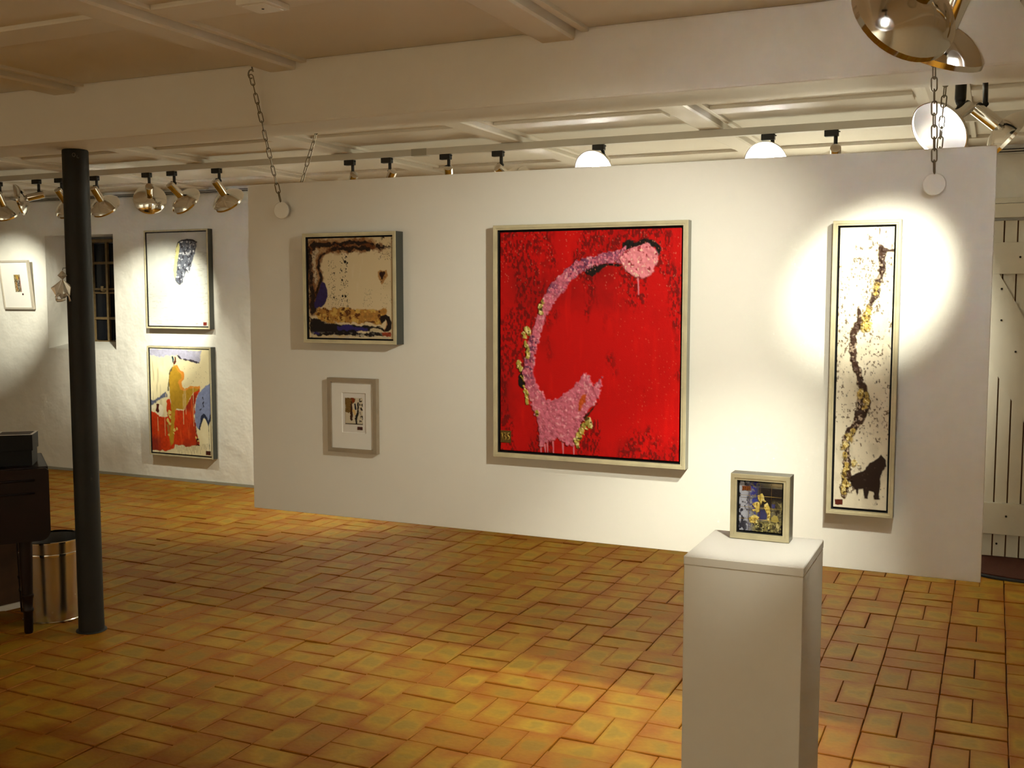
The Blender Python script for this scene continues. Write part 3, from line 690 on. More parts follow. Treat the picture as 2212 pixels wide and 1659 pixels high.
def paint_white(w_, h_):
    s = Sheet(170, 206, H['white'], w_ / h_, 41)
    s.fill((196, 197, 192)); n1 = s.fb(3, 3, 4)
    s.paint(smooth(0.4, 0.7, n1) * 0.6, (222, 220, 210)); s.paint(smooth(0.28, 0.1, s.v) * 0.4 + smooth(0.8, 1.0, s.u) * 0.3, (168, 166, 156))  # top and right greyed: shade of the unlit part painted into the colour
    s.paint(smooth(0.60, 0.68, s.fb(10, 90, 3)) * smooth(0.45, 0.65, s.fb(4, 4, 2)) * 0.4, (150, 148, 140))
    s.poly([(548, 305), (578, 300), (578, 400), (556, 480), (542, 580), (532, 680), (532, 790), (510, 835), (488, 795), (488, 700), (495, 600), (508, 500), (518, 400), (533, 340)], (216, 210, 140), 0.004, 0.012, 30, 0.001, 0.95)
    s.line([(556, 300, 4), (530, 370, 4), (520, 430, 5)], (60, 56, 50), 0.003, 0.006, 40)
    m = s.poly([(560, 290), (600, 265), (680, 250), (760, 255), (828, 282), (826, 340), (810, 420), (792, 490), (772, 560), (750, 630), (738, 700), (700, 745), (682, 712), (665, 722), (645, 800), (625, 880), (575, 918), (540, 882), (515, 842), (530, 760), (537, 660), (547, 560), (570, 470), (580, 380), (576, 300)], (98, 102, 114), 0.003, 0.010, 40, 0.003, 1, 0.4)
    s.paint(smooth(0.62, 0.74, s.fb(34, 40, 3)) * m, (210, 212, 220)); s.paint(smooth(0.40, 0.28, s.fb(34, 40, 3)) * m, (52, 50, 58)); s.rel += m * (s.fb(30, 36, 3) - 0.4) * 0.012
    s.line([(556, 296, 6), (610, 264, 8), (690, 248, 8), (770, 252, 9), (832, 282, 6)], (34, 34, 42), 0.003, 0.005, 40, 0.002)
    s.poly([(918, 1456), (970, 1456), (970, 1506), (918, 1506)], (112, 40, 30), 0.002, 0.003, 40, 0.001)
    s.line([(800, 1485, 3), (830, 1480, 3), (860, 1490, 3), (895, 1478, 3)], (120, 110, 100), 0.002, 0.006, 60)
    s.specks(46, ((620, 850), (960, 1450)), (120, 116, 108), 0.001, 0.0025, 4); s.specks(14, ((110, 850), (300, 1500)), (120, 116, 108), 0.001, 0.003, 5)
    return s
def paint_ochre(w_, h_):
    s = Sheet(180, 250, H['ochre'], w_ / h_, 51)
    s.fill((222, 210, 170)); s.paint(smooth(0.45, 0.7, s.fb(4, 5, 4)) * 0.5, (236, 228, 196)); s.paint(smooth(0.6, 0.7, s.fb(24, 4, 3)) * smooth(0.3, 0.1, s.u) * 0.5, (150, 138, 110))
    lil = (160, 160, 190)
    s.poly([(110, 80), (815, 120), (802, 170), (776, 285), (680, 258), (600, 242), (530, 228), (480, 180), (440, 172), (380, 182), (300, 205), (200, 195), (110, 180)], lil, 0.006, 0.02, 20, 0, 0.9, 0.25)
    s.line([(480, 180, 6), (540, 225, 7), (620, 242, 8), (700, 258, 8), (776, 278, 11)], (58, 52, 62), 0.004, 0.012, 30)
    s.paint(smooth(0.55, 0.7, s.fb(5, 5, 3)) * smooth(0.12, 0.05, s.v) * 0.4, (210, 208, 216))
    s.poly([(758, 682), (830, 622), (925, 560), (940, 1000), (890, 1135), (852, 1042), (812, 1032), (790, 1100), (766, 1175), (738, 1165), (712, 1080), (700, 950), (728, 800)], (126, 136, 172), 0.005, 0.012, 24, 0, 1, 0.2)
    s.line([(768, 1172, 9), (792, 1080, 12), (806, 1010, 16), (838, 985, 14), (870, 1040, 16), (894, 1110, 13), (925, 990, 10)], (40, 46, 66), 0.004, 0.01, 30)
    s.line([(894, 1110, 4), (898, 1300, 3), (905, 1530, 3)], (70, 66, 62), 0.002, 0.003, 40)
    s.line([(820, 740, 4), (835, 800, 4), (820, 830, 4), (830, 870, 5), (780, 912, 4)], (52, 54, 64), 0.002, 0.008, 40)
    s.poly([(110, 770), (230, 732), (322, 655), (334, 722), (270, 745), (200, 802), (110, 835)], (88, 94, 116), 0.006, 0.02, 24, 0, 1, 0.4)
    m = s.poly([(110, 915), (200, 950), (262, 992), (328, 982), (336, 780), (380, 756), (402, 900), (470, 900), (560, 930), (640, 780), (700, 680), (782, 606), (772, 662), (735, 722), (718, 800), (706, 900), (702, 1050), (716, 1180), (746, 1280), (764, 1392), (700, 1392), (620, 1412), (520, 1392), (440, 1384), (420, 1442), (300, 1462), (200, 1446), (110, 1442)], (196, 58, 20), 0.005, 0.018, 24, 0.001, 1, 0.25)
    s.paint(m * smooth(0.5, 0.72, s.fb(4, 4, 3)) * 0.7, (132, 40, 26)); s.paint(m * smooth(0.60, 0.7, s.fb(34, 5, 3)) * 0.6, (216, 92, 40)); s.paint(m * smooth(0.2, 0.08, s.u) * smooth(0.8, 0.9, s.v) * 0.6, (96, 40, 40))
    s.poly([(700, 1050), (715, 1060), (745, 1250), (770, 1400), (720, 1390)], (104, 34, 22), 0.006, 0.03, 24, 0, 0.8)
    och = (178, 138, 40)
    s.poly([(428, 318), (470, 322), (502, 380), (545, 440), (532, 520), (542, 600), (572, 642), (640, 602), (700, 602), (782, 600), (762, 642), (700, 682), (640, 762), (600, 850), (560, 905), (470, 892), (442, 922), (432, 1050), (422, 1200), (412, 1350), (370, 1400), (358, 1280), (378, 1100), (390, 950), (386, 800), (370, 650), (364, 520), (374, 420), (400, 360)], och, 0.004, 0.010, 24, 0.001, 1, 0.15)
    s.line([(436, 312, 9), (480, 332, 11), (515, 395, 14), (556, 425, 16), (552, 490, 16), (510, 540, 16), (540, 620, 14), (580, 642, 10), (640, 610, 12), (700, 600, 6), (775, 612, 16)], (216, 140, 54), 0.004, 0.012, 30)
    s.line([(420, 330, 5), (380, 400, 6), (365, 520, 6), (352, 640, 10)], (70, 66, 52), 0.003, 0.012, 30, 0, 0.8)
    s.line([(420, 205, 12), (432, 235, 10), (425, 270, 7)], (40, 62, 76), 0.003, 0.006, 40); s.line([(460, 212, 12), (458, 255, 14), (440, 290, 8)], (92, 44, 34), 0.003, 0.008, 40)
    s.line([(130, 870, 22), (160, 860, 14)], (232, 222, 196), 0.004, 0.02, 30); s.line([(250, 860, 24), (240, 930, 32), (235, 975, 20)], (232, 222, 196), 0.004, 0.02, 30); s.line([(208, 845, 18), (200, 905, 26)], (72, 26, 22), 0.003, 0.012, 30)
    for (x, y, r) in [(365, 930, 16), (350, 960, 12), (375, 1005, 14), (340, 1050, 14), (360, 1080, 14), (455, 1160, 14), (425, 1185, 12), (420, 1225, 9), (350, 1240, 10), (720, 1285, 10), (745, 1330, 9)]:
        s.line([(x, y - 5, r), (x + 4, y + 6, r)], (214, 192, 104), 0.003, 0.014, 40, 0.002)
    s.line([(350, 1120, 22), (350, 1220, 18)], (150, 128, 60), 0.006, 0.02, 30, 0, 0.7)
    for (x, ya, yb) in [(588, 640, 965), (692, 610, 1130), (553, 700, 1100), (570, 640, 880), (320, 690, 980), (205, 1000, 1180), (300, 900, 1250)]:
        s.line([(x, ya, 4), (x + 2, yb, 4)], (222, 196, 140), 0.0025, 0.003, 40, 0, 0.75)
    for k in range(26):
        x = 450 + k * 17; s.line([(x, 1380, 3), (x + 2, 1440 + (k * 37) % 90, 2)], (96, 72, 50), 0.0025, 0.004, 40, 0, 0.55)
    s.line([(740, 1310, 12), (760, 1312, 8)], (44, 14, 12), 0.003, 0.01, 40); s.line([(735, 1385, 10), (762, 1395, 9)], (44, 14, 12), 0.003, 0.01, 40)
    s.poly([(852, 1474), (920, 1480), (920, 1538), (852, 1530)], (66, 26, 20), 0.002, 0.003, 40, 0.001)
    s.specks(30, ((560, 300), (900, 600)), (120, 108, 80), 0.0008, 0.002, 6)
    return s
def paint_small(w_, h_):
    s = Sheet(150, 150, H['small'], w_ / h_, 61)
    s.fill((120, 116, 100)); a = s.fb(14, 12, 4); b = s.fb(24, 22, 3)
    left = smooth(0.42, 0.1, s.u)
    s.paint(left, (176, 178, 196)); s.paint(left * smooth(0.5, 0.62, a), (48, 46, 60)); s.paint(smooth(0.15, 0.32, s.u) * smooth(0.62, 0.35, s.u) * smooth(0.42, 0.58, b), (52, 54, 140))
    s.paint(smooth(0.30, 0.55, s.u) * smooth(0.62, 0.45, s.v) * smooth(0.05, 0.12, s.v), (34, 26, 24)); s.paint(smooth(0.65, 0.85, s.u) * smooth(0.12, 0.03, s.v), (200, 186, 150))
    rb = smooth(0.7, 0.85, s.v) * smooth(0.2, 0.45, s.u)
    s.paint(rb, (132, 122, 72)); s.paint(rb * smooth(0.5, 0.6, b), (44, 40, 30)); s.paint(rb * smooth(0.60, 0.68, s.fb(30, 28, 3)), (206, 196, 130))
    rr = smooth(0.72, 0.86, s.u) * smooth(0.3, 0.5, s.v)
    s.paint(rr * 0.7, (96, 86, 54)); s.paint(rr * smooth(0.5, 0.6, b), (50, 42, 30)); s.paint(smooth(0.58, 0.7, a) * smooth(0.7, 0.9, s.u) * smooth(0.3, 0.6, s.v), (190, 176, 120))
    s.poly([(560, 740), (620, 680), (690, 680), (740, 760), (720, 830), (600, 830)], (46, 46, 104), 0.006, 0.02, 20, 0, 0.9); s.poly([(470, 510), (560, 490), (570, 560), (480, 580)], (54, 64, 150), 0.01, 0.02, 20, 0, 0.9); s.poly([(815, 590), (880, 600), (870, 655), (815, 650)], (54, 56, 130), 0.01, 0.02, 20, 0, 0.8)
    g = (214, 188, 96)
    for P in [[(578, 462), (620, 440), (650, 430), (680, 470), (690, 520), (725, 556), (690, 562), (650, 545), (634, 604), (604, 555), (574, 505)], [(480, 592), (530, 560), (592, 560), (618, 592), (612, 662), (600, 702), (560, 722), (532, 690), (500, 702), (468, 672), (532, 662), (500, 622)], [(412, 800), (500, 750), (560, 770), (602, 792), (562, 832), (582, 882), (520, 882), (440, 862)], [(690, 602), (742, 572), (782, 640), (792, 692), (802, 760), (772, 856), (740, 822), (746, 760), (720, 692), (682, 650)]]:
        m = s.poly(P, g, 0.005, 0.010, 24, 0.0015, 1, 0.2); s.paint(m * smooth(0.40, 0.30, s.fb(26, 26, 2)) * 0.8, (120, 84, 30)); s.paint(m * smooth(0.62, 0.7, s.fb(26, 26, 2)) * 0.7, (238, 224, 160))
    s.poly([(808, 802), (860, 760), (920, 780), (952, 862), (880, 872), (808, 852)], (168, 152, 82), 0.005, 0.008, 24, 0.001)
    s.poly([(296, 312), (456, 318), (452, 386), (300, 384)], (124, 66, 24), 0.004, 0.008, 40, 0.001, 1, 0.5)
    for k in range(4): s.line([(315 + 36 * k, 325, 4), (330 + 34 * k, 350, 4), (318 + 36 * k, 372, 4)], (72, 30, 12), 0.003, 0.004, 40)
    return s
def paint_print(w_, h_, seed, kind):
    ident = [1 / 1000.0, 0, 0, 0, 1 / 1000.0, 0, 0, 0, 1]
    s = Sheet(64, 92, ident, w_ / h_, seed)
    s.fill((206, 194, 170)); b = s.fb(12, 16, 3)
    if kind == 0:
        s.poly([(0, 0), (600, 0), (560, 150), (380, 250), (330, 560), (0, 570)], (120, 92, 46), 0.01, 0.05, 14, 0, 1, 0.6)
        s.line([(420, 20, 90), (500, 120, 60)], (128, 54, 22), 0.01, 0.04, 14)
        s.line([(370, 180, 40), (360, 500, 60), (350, 700, 70), (360, 840, 60)], (62, 34, 22), 0.01, 0.03, 14)
        s.line([(560, 240, 50), (600, 420, 40)], (34, 34, 44), 0.01, 0.02, 14); s.line([(740, 200, 45), (740, 420, 45), (720, 560, 60), (650, 700, 70), (620, 850, 60), (640, 960, 40)], (36, 30, 28), 0.01, 0.03, 14)
        s.line([(480, 480, 70), (560, 600, 60)], (214, 178, 116), 0.01, 0.03, 14)
        s.paint(smooth(0.5, 0.56, b) * smooth(0.78, 0.84, s.u), (60, 50, 42)); s.paint(smooth(0.95, 0.99, s.v), (50, 42, 36))
    else:
        s.fill((150, 136, 104)); s.line([(450, 60, 200), (650, 220, 220)], (176, 142, 66), 0.02, 0.06, 12); s.line([(700, 400, 160), (600, 700, 160), (700, 880, 120)], (120, 120, 116), 0.02, 0.08, 12)
        s.paint(smooth(0.52, 0.6, b), (70, 58, 42)); s.line([(300, 420, 60), (350, 900, 60)], (160, 112, 60), 0.02, 0.05, 12); s.line([(950, 200, 60), (980, 950, 60)], (150, 104, 108), 0.02, 0.04, 12)
    return s

def painting(name, label, cat, loc, w_, h_, D, wf, gap, painter, m_face, m_side, rot=(0, 0, 0), group=None):
    r = tag(empty(name, loc, rot), label, cat, group)
    float_frame(r, w_, h_, D, wf, m_face, m_side, gap)
    cw, ch = w_ - 2 * (wf + gap), h_ - 2 * (wf + gap)
    painter(cw, ch).mesh('canvas', cw, ch, M_print, r, (0, -D + 0.010, wf + gap))
    return r
PW = Y1 - 0.004
GW = 'paintings on the plastered wall'; GP = 'paintings on the hanging panel'
painting('framed_painting', 'silver white painting with one grey leaf shape, on the plastered wall', 'painting', (-6.055, PW, 1.268), 0.664, 0.802, 0.058, 0.014, 0.008, paint_white, M_gilt, M_frame_side, group=GW)
painting('framed_painting', 'orange, ochre and pale blue painting hanging lowest on the plastered wall', 'painting', (-6.055, PW, 0.213), 0.668, 0.910, 0.058, 0.014, 0.008, paint_ochre, M_gilt, M_frame_side, group=GW)
PP = PYF - 0.0005
painting('framed_painting', 'square cream painting with scorched dark brown border and blue patch', 'painting', (-2.228, PP, 1.362), 0.416, 0.420, 0.055, 0.014, 0.006, paint_square, M_gilt, M_frame_side, group=GP)
rp = painting('framed_painting', 'large bright red painting with curved pink swan neck shape', 'painting', (-1.275, PP, 0.966), 0.708, 0.826, 0.040, 0.017, 0.008, paint_red, M_gilt, M_frame_side2, group=GP)
painting('framed_painting', 'tall narrow off-white painting with winding brown and gold line', 'painting', (-0.3645, PP, 0.860), 0.200, 0.915, 0.040, 0.015, 0.006, paint_tall, M_gilt, M_frame_side2, group=GP)
# raised seal on the red canvas
M_seal = mat('bronze_seal', lin(126, 98, 40), 0.4, 0.5, bump=0.3, bscale=90, col2=lin(70, 48, 16)); M_sealg = mat('seal_gold', lin(206, 172, 84), 0.35, 0.6)
sx, sz = -0.354 + 0.046, 0.074
seal = box('seal', (sx - 0.021, -0.0335, sz - 0.022), (sx + 0.021, -0.029, sz + 0.022), M_seal, rp, 0.0015, 1)
def stroke(pts): tube('seal_letter', [(sx + a * 0.021, -0.0340, sz + b * 0.021) for a, b in pts], 0.0017, M_sealg, seal, 6)
stroke([(-0.85, 0.5), (-0.6, 0.65), (-0.55, 0.1), (-0.5, -0.45)])
stroke([(-0.3, 0.6), (0.0, 0.65), (0.12, 0.35), (-0.12, 0.15), (0.14, -0.1), (0.08, -0.45), (-0.2, -0.5)])
stroke([(0.75, 0.7), (0.45, 0.55), (0.5, 0.2), (0.78, 0.0), (0.72, -0.4), (0.4, -0.5)])

def matted(name, label, loc, w_, h_, D, wf, m_face, win, pr, st, seed, kind, rot, group, inner=True):
    """frame, white mount with a bevelled window, inner card, small print and a tiny stamp"""
    r = tag(empty(name, loc, rot), label, 'picture', group)
    ring_mesh('frame', w_, h_, [(0.006, 0.0), (0.0, 0.0), (0.0, -D), (wf, -D), (wf, -D + 0.010)], m_face, r)
    fx = lambda a: -w_ / 2 + a * w_
    fz = lambda b: h_ - b * h_
    y0 = -D + 0.008
    box('backing', (-w_ / 2 + 0.005, -0.004, 0.005), (w_ / 2 - 0.005, -0.001, h_ - 0.005), M_mount, r)
    if inner:
        (a0, b0), (a1, b1) = win
        i = 0.0025; v = []
        rin = [(fx(a0), fz(b1)), (fx(a1), fz(b1)), (fx(a1), fz(b0)), (fx(a0), fz(b0))]
        rout = [(-w_ / 2 + wf * .6, wf * .6), (w_ / 2 - wf * .6, wf * .6), (w_ / 2 - wf * .6, h_ - wf * .6), (-w_ / 2 + wf * .6, h_ - wf * .6)]
        rb = [(rin[0][0] + i, rin[0][1] + i), (rin[1][0] - i, rin[1][1] + i), (rin[2][0] - i, rin[2][1] - i), (rin[3][0] + i, rin[3][1] - i)]
        v = [(x, y0, z) for x, z in rout] + [(x, y0, z) for x, z in rin] + [(x, y0 + 0.003, z) for x, z in rb]
        f = [(k * 4 + q, k * 4 + (q + 1) % 4, k * 4 + 4 + (q + 1) % 4, k * 4 + 4 + q) for k in range(2) for q in range(4)]
        obj('mount', v, f, M_mount, r)
        box('card', (rin[0][0] - 0.004, y0 + 0.003, rin[0][1] - 0.004), (rin[2][0] + 0.004, y0 + 0.005, rin[2][1] + 0.004), M_card, r)
    else:
        box('mount', (-w_ / 2 + wf * .6, y0 + 0.002, wf * .6), (w_ / 2 - wf * .6, y0 + 0.004, h_ - wf * .6), M_mount, r)
    (a0, b0), (a1, b1) = pr
    pw_, ph_ = (a1 - a0) * w_, (b1 - b0) * h_
    s = paint_print(pw_, ph_, seed, kind); o = s.mesh('print', pw_, ph_, M_paper, r, (fx((a0 + a1) / 2), y0 + 0.0015, fz(b1)))
    for vv in o.data.vertices:
        if vv.co.y > 0.005: vv.co.y = 0.0012
    (a0, b0), (a1, b1) = st
    box('stamp', (fx(a0), y0 + 0.0012, fz(b1)), (fx(a1), y0 + 0.0035, fz(b0)), mat('stamp_red', lin(86, 30, 24), 0.6, col2=lin(28, 14, 22), vscale=120), r)
matted('framed_print', 'small grey framed print in white mount below the square painting', (-2.2425, PP, 0.938), 0.222, 0.289, 0.022, 0.0155, M_greyframe, ((0.276, 0.195), (0.768, 0.735)), ((0.345, 0.262), (0.70, 0.618)), ((0.592, 0.648), (0.693, 0.688)), 71, 0, (0, 0, 0), 'small framed prints')
matted('framed_print', 'pale framed print leaning out from the wall left of the window', (-7.895, Y1 - 0.006, 1.418), 0.365, 0.432, 0.022, 0.016, M_whiteframe, None, ((0.45, 0.29), (0.66, 0.645)), ((0.66, 0.675), (0.71, 0.71)), 72, 1, (math.radians(6.5), 0, 0), 'small framed prints', False)

# ================================================================== PEDESTAL AND SMALL BOX-FRAMED PICTURE
pd = tag(empty('pedestal', (-0.456, 2.276, 0.0)), 'tall white wooden pedestal standing in front of the hanging panel', 'pedestal')
box('body', (-0.123, -0.135, 0.0), (0.123, 0.135, 0.981), M_ped, pd, 0.001, 1)
box('top_board', (-0.124, -0.136, 0.981), (0.124, 0.136, 1.0), M_ped, pd, 0.0015, 1)
sp = painting('box_framed_picture', 'small deep framed picture of golden flecks standing on the white pedestal', 'picture', (-0.4625, 2.385, 1.0005), 0.132, 0.148, 0.046, 0.0145, 0.004, paint_small, M_gilt, M_frame_side2)
for k in range(1, 4):
    tube('wire', [(-0.047, -0.0395, 0.020 + 0.0265 * k), (0.047, -0.0395, 0.020 + 0.0265 * k)], 0.0004, M_sealg, sp, 5)
    tube('wire', [(-0.049 + 0.0245 * k, -0.0395, 0.020), (-0.049 + 0.0245 * k, -0.0395, 0.128)], 0.0004, M_seal, sp, 5)

# ================================================================== COLUMN AND ORNAMENT
cl = tag(empty('iron_column', (-3.755, 3.53, 0)), 'dark round iron column standing under the ceiling beam', 'column')
lathe('shaft', [(0, 0.0), (0.0605, 0.0), (0.0605, 0.004), (0.057, 0.008), (0.0555, 0.1), (0.056, 2.0), (0.056, 2.184), (0.053, 2.189), (0, 2.189)], M_col, cl, 48)
lathe('foot_ring', [(0.056, 0.0), (0.068, 0.0), (0.066, 0.005), (0.056, 0.008)], M_col, cl, 48)
nrm = Vector((0.728, -0.686, 0)); tg = Vector((0.686, 0.728, 0))
def on_col(a, b): 
    an = a / 0.056; d = nrm * math.cos(an) + tg * math.sin(an); return d * 0.0562 + Vector((0, 0, b))
tube('chalk_mark', [on_col(-0.006 + 0.006 * math.cos(t), 2.162 + 0.008 * math.sin(t)) for t in np.linspace(0, 6.28, 13)[:-1]], 0.0011, M_chalk, cl, 6, True)
tube('chalk_mark', [on_col(0.007, 2.160), on_col(0.007, 2.150), on_col(0.014, 2.150)], 0.0010, M_chalk, cl, 6)
orn = tag(empty('hanging_ornament', (-3.776, 3.452, 1.483)), 'silver angular figure ornament hanging against the iron column', 'ornament')
def on(t, z, n_=0.0): return tuple(tg * t + nrm * n_ + Vector((0, 0, z)))
def solid(name, ring, z0, z1, tip0, tip1, m):
    v = [on(*tip0), on(*tip1)] + [on(*p) for p in ring]; n_ = len(ring)
    f = []
    for i in range(n_): f += [(0, 2 + i, 2 + (i + 1) % n_), (1, 2 + (i + 1) % n_, 2 + i)]
    bm = bmesh.new(); bv = [bm.verts.new(p) for p in v]
    for q in f: bm.faces.new([bv[i] for i in q])
    return from_bm(name, bm, m, orn)
tube('hanger', [on(0.002, 0.150), on(0.004, 0.158), on(0.03, 0.161, -0.045)], 0.0012, M_dark, orn, 6)
solid('head', [(-0.017, 0.130), (0.0, 0.128, 0.013), (0.018, 0.130), (0.0, 0.132, -0.013)], 0, 0, (0.001, 0.113), (0.001, 0.150), M_silver)
solid('body', [(-0.020, 0.062), (0.002, 0.060, 0.018), (0.022, 0.062), (0.0, 0.062, -0.016)], 0, 0, (0.0, 0.030), (0.001, 0.117), M_silver)
solid('wing', [(-0.042, 0.082), (-0.028, 0.085, 0.004), (-0.002, 0.115, 0.002), (-0.028, 0.080, -0.004)], 0, 0, (-0.024, 0.050), (-0.01, 0.108), M_silver)
solid('wing', [(0.042, 0.082), (0.028, 0.085, 0.004), (0.002, 0.115, 0.002), (0.028, 0.080, -0.004)], 0, 0, (0.024, 0.050), (0.01, 0.108), M_silver)
tube('leg', [on(-0.012, 0.06, 0.006), on(-0.024, 0.046, 0.010), on(-0.020, 0.034, 0.012)], [0.006, 0.005, 0.006], M_silver, orn, 8)
tube('leg', [on(0.012, 0.062, 0.004), on(0.022, 0.05, 0.004), on(0.026, 0.030, 0.004)], [0.004, 0.003, 0.004], M_silver, orn, 8)
orn.scale = (1.15, 1.15, 1.15)
tube('base_bar', [on(-0.022, 0.033, 0.010), on(-0.006, 0.034, 0.012), on(0.008, 0.040, 0.010)], 0.0055, M_silver, orn, 8)

# ================================================================== TABLE CORNER, BOX, BIN, LEANING FRAME
ang = math.atan2(0.787, 0.617)                      # direction of the leaf along the table edge
tb = tag(empty('drop_leaf_table', (-3.88, 3.43, 0), (0, 0, ang)), 'dark mahogany drop leaf table with hanging flap at left edge', 'table')
# local x runs along the edge (to the right in view is +x), local y points away from the viewer
box('tabletop', (-1.0, 0.016, 0.745), (0.0, 0.48, 0.770), M_mahog, tb, 0.006)
def leaf():
    v = [(-1.0, 0.766), (-0.012, 0.766), (0.0, 0.755)]
    r, cx, cz = 0.045, -0.045, 0.435 + 0.045
    for i in range(7):
        a = -math.pi / 2 * i / 6; v.append((cx + r * math.cos(a), cz + r * math.sin(a)))
    v.append((-1.0, 0.435)); n_ = len(v)
    vv = [(x, -0.010, z) for x, z in v] + [(x, 0.010, z) for x, z in v]
    ff = [tuple(range(n_)), tuple(range(2 * n_ - 1, n_ - 1, -1))] + [(i, (i + 1) % n_, n_ + (i + 1) % n_, n_ + i) for i in range(n_)]
    bm = bmesh.new(); bv = [bm.verts.new(p) for p in vv]
    for q in ff: bm.faces.new([bv[i] for i in q])
    return from_bm('leaf', bm, M_mahog, tb)
lf = leaf()
tube('bead', [(-0.99, -0.011, 0.715), (-0.06, -0.011, 0.715)], 0.005, M_mahog, lf, 8)
tube('bead', [(-0.99, -0.011, 0.655), (-0.06, -0.011, 0.655)], 0.004, M_mahog, lf, 8)
box('apron', (-0.93, 0.05, 0.62), (-0.06, 0.07, 0.745), M_mahog, tb, 0.003)
box('apron', (-0.93, 0.42, 0.62), (-0.06, 0.44, 0.745), M_mahog, tb, 0.003)
for lx, ly in ((-0.105, 0.045), (-0.105, 0.42), (-0.92, 0.045), (-0.92, 0.42)):
    lathe('leg', [(0, 0.0), (0.016, 0.0), (0.019, 0.01), (0.0205, 0.10), (0.024, 0.105), (0.024, 0.115), (0.021, 0.12), (0.024, 0.165), (0.027, 0.17), (0.027, 0.18), (0.023, 0.185), (0.030, 0.44), (0.032, 0.60), (0.032, 0.745), (0, 0.745)], M_mahog, tb, 20, Matrix.Translation((lx, ly, 0)))
bx = tag(empty('storage_box', (-4.01, 3.475, 0.7705), (0, 0, ang - 0.22)), 'black lidded card box standing on the drop leaf table', 'box')
box('base', (-0.155, -0.068, 0.0), (-0.003, 0.068, 0.10), M_blackcard, bx, 0.001, 1)
box('lid', (-0.160, -0.073, 0.070), (0.002, 0.073, 0.142), M_blackcard, bx, 0.001, 1)
ring = [(-0.160, -0.073), (0.002, -0.073), (0.002, 0.073), (-0.160, 0.073)]
rin = [(-0.149, -0.062), (-0.009, -0.062), (-0.009, 0.062), (-0.149, 0.062)]
obj('lid_edge', [(x, y, 0.1425) for x, y in ring] + [(x, y, 0.1435) for x, y in ring] + [(x, y, 0.1435) for x, y in rin] + [(x, y, 0.1425) for x, y in rin], [(a, (a + 1) % 4, (a + 1) % 4 + 4, a + 4) for a in range(4)] + [(a + 4, (a + 1) % 4 + 4, (a + 1) % 4 + 8, a + 8) for a in range(4)] + [(a + 8, (a + 1) % 4 + 8, (a + 1) % 4 + 12, a + 12) for a in range(4)], M_whiteedge, bx)
box('lid_panel', (-0.153, -0.066, 0.1415), (-0.005, 0.066, 0.1430), mat('dark_print', lin(58, 34, 24), 0.6, col2=lin(20, 14, 12), vscale=40), bx)
bn = tag(empty('waste_bin', (-4.085, 3.615, 0)), 'round polished steel waste bin beside the iron column', 'bin')
lathe('body', [(0, 0.004), (0.132, 0.004), (0.140, 0.0), (0.141, 0.006), (0.138, 0.010), (0.146, 0.30), (0.147, 0.325), (0.149, 0.385), (0.147, 0.385), (0.145, 0.30), (0.136, 0.012), (0, 0.012)], M_steel, bn, 64)
lathe('rim', [(0.148, 0.380), (0.1515, 0.381), (0.1515, 0.388), (0.148, 0.390), (0.1455, 0.387), (0.1465, 0.380)], M_chrome, bn, 64)
lathe('band', [(0.146, 0.318), (0.150, 0.320), (0.151, 0.326), (0.150, 0.332), (0.146, 0.334)], M_chrome, bn, 64)
lathe('inside', [(0.1445, 0.30), (0.1450, 0.380), (0.1452, 0.30)], M_steel_in, bn, 48)
lnf = tag(empty('leaning_picture', (-4.36, 3.60, 0.0), (math.radians(-10), math.radians(-7), ang)), 'dark edged picture leaning under the drop leaf table', 'picture')
box('canvas', (-0.30, 0.0, 0.03), (0.10, 0.02, 0.42), mat('brown_canvas', lin(92, 62, 34), 0.7, col2=lin(60, 38, 22)), lnf)
box('edge_strip', (0.10, -0.008, 0.0), (0.128, 0.024, 0.44), M_frame_side, lnf, 0.002)
box('bottom_strip', (-0.30, -0.006, 0.0), (0.099, 0.022, 0.028), M_whiteedge, lnf, 0.002)

# ================================================================== DOORMAT AND CEILING PLATE
def half_disc(r, z, n_=40): return [(r * math.cos(math.pi + math.pi * i / n_), r * math.sin(math.pi + math.pi * i / n_), z) for i in range(n_ + 1)]
dm = tag(empty('doormat', (0.22, 6.74, 0.0)), 'half round brown doormat with black edge before the plank door', 'mat')
def slab(name, pts, z0, z1, m, par):
    n_ = len(pts); v = [(x, y, z0) for x, y, _ in pts] + [(x, y, z1) for x, y, _ in pts]
    f = [tuple(range(n_, 2 * n_))] + [tuple(range(n_ - 1, -1, -1))] + [(i, (i + 1) % n_, n_ + (i + 1) % n_, n_ + i) for i in range(n_)]
    return obj(name, v, f, m, par)
slab('rubber_edge', half_disc(0.545, 0), 0.001, 0.009, M_mat_ed, dm)
slab('pile', half_disc(0.505, 0), 0.009, 0.014, M_mat_br, dm)
cp = tag(empty('ceiling_junction_box', (-1.985, 2.585, ZC - 0.017)), 'flat white junction box fixed to the ceiling near the top edge', 'junction box')
box('cover', (-0.055, -0.055, -0.016), (0.055, 0.055, 0.0), M_plasticw, cp, 0.003)
box('lid', (-0.042, -0.042, -0.019), (0.042, 0.042, -0.0155), M_plasticw, cp, 0.001)
lathe('screw', [(0, 0.0), (0.004, 0.0), (0.004, 0.0015), (0, 0.002)], M_dark, cp, 12, axis_matrix((0.0, 0.0, -0.019), (0, 0, -1)))

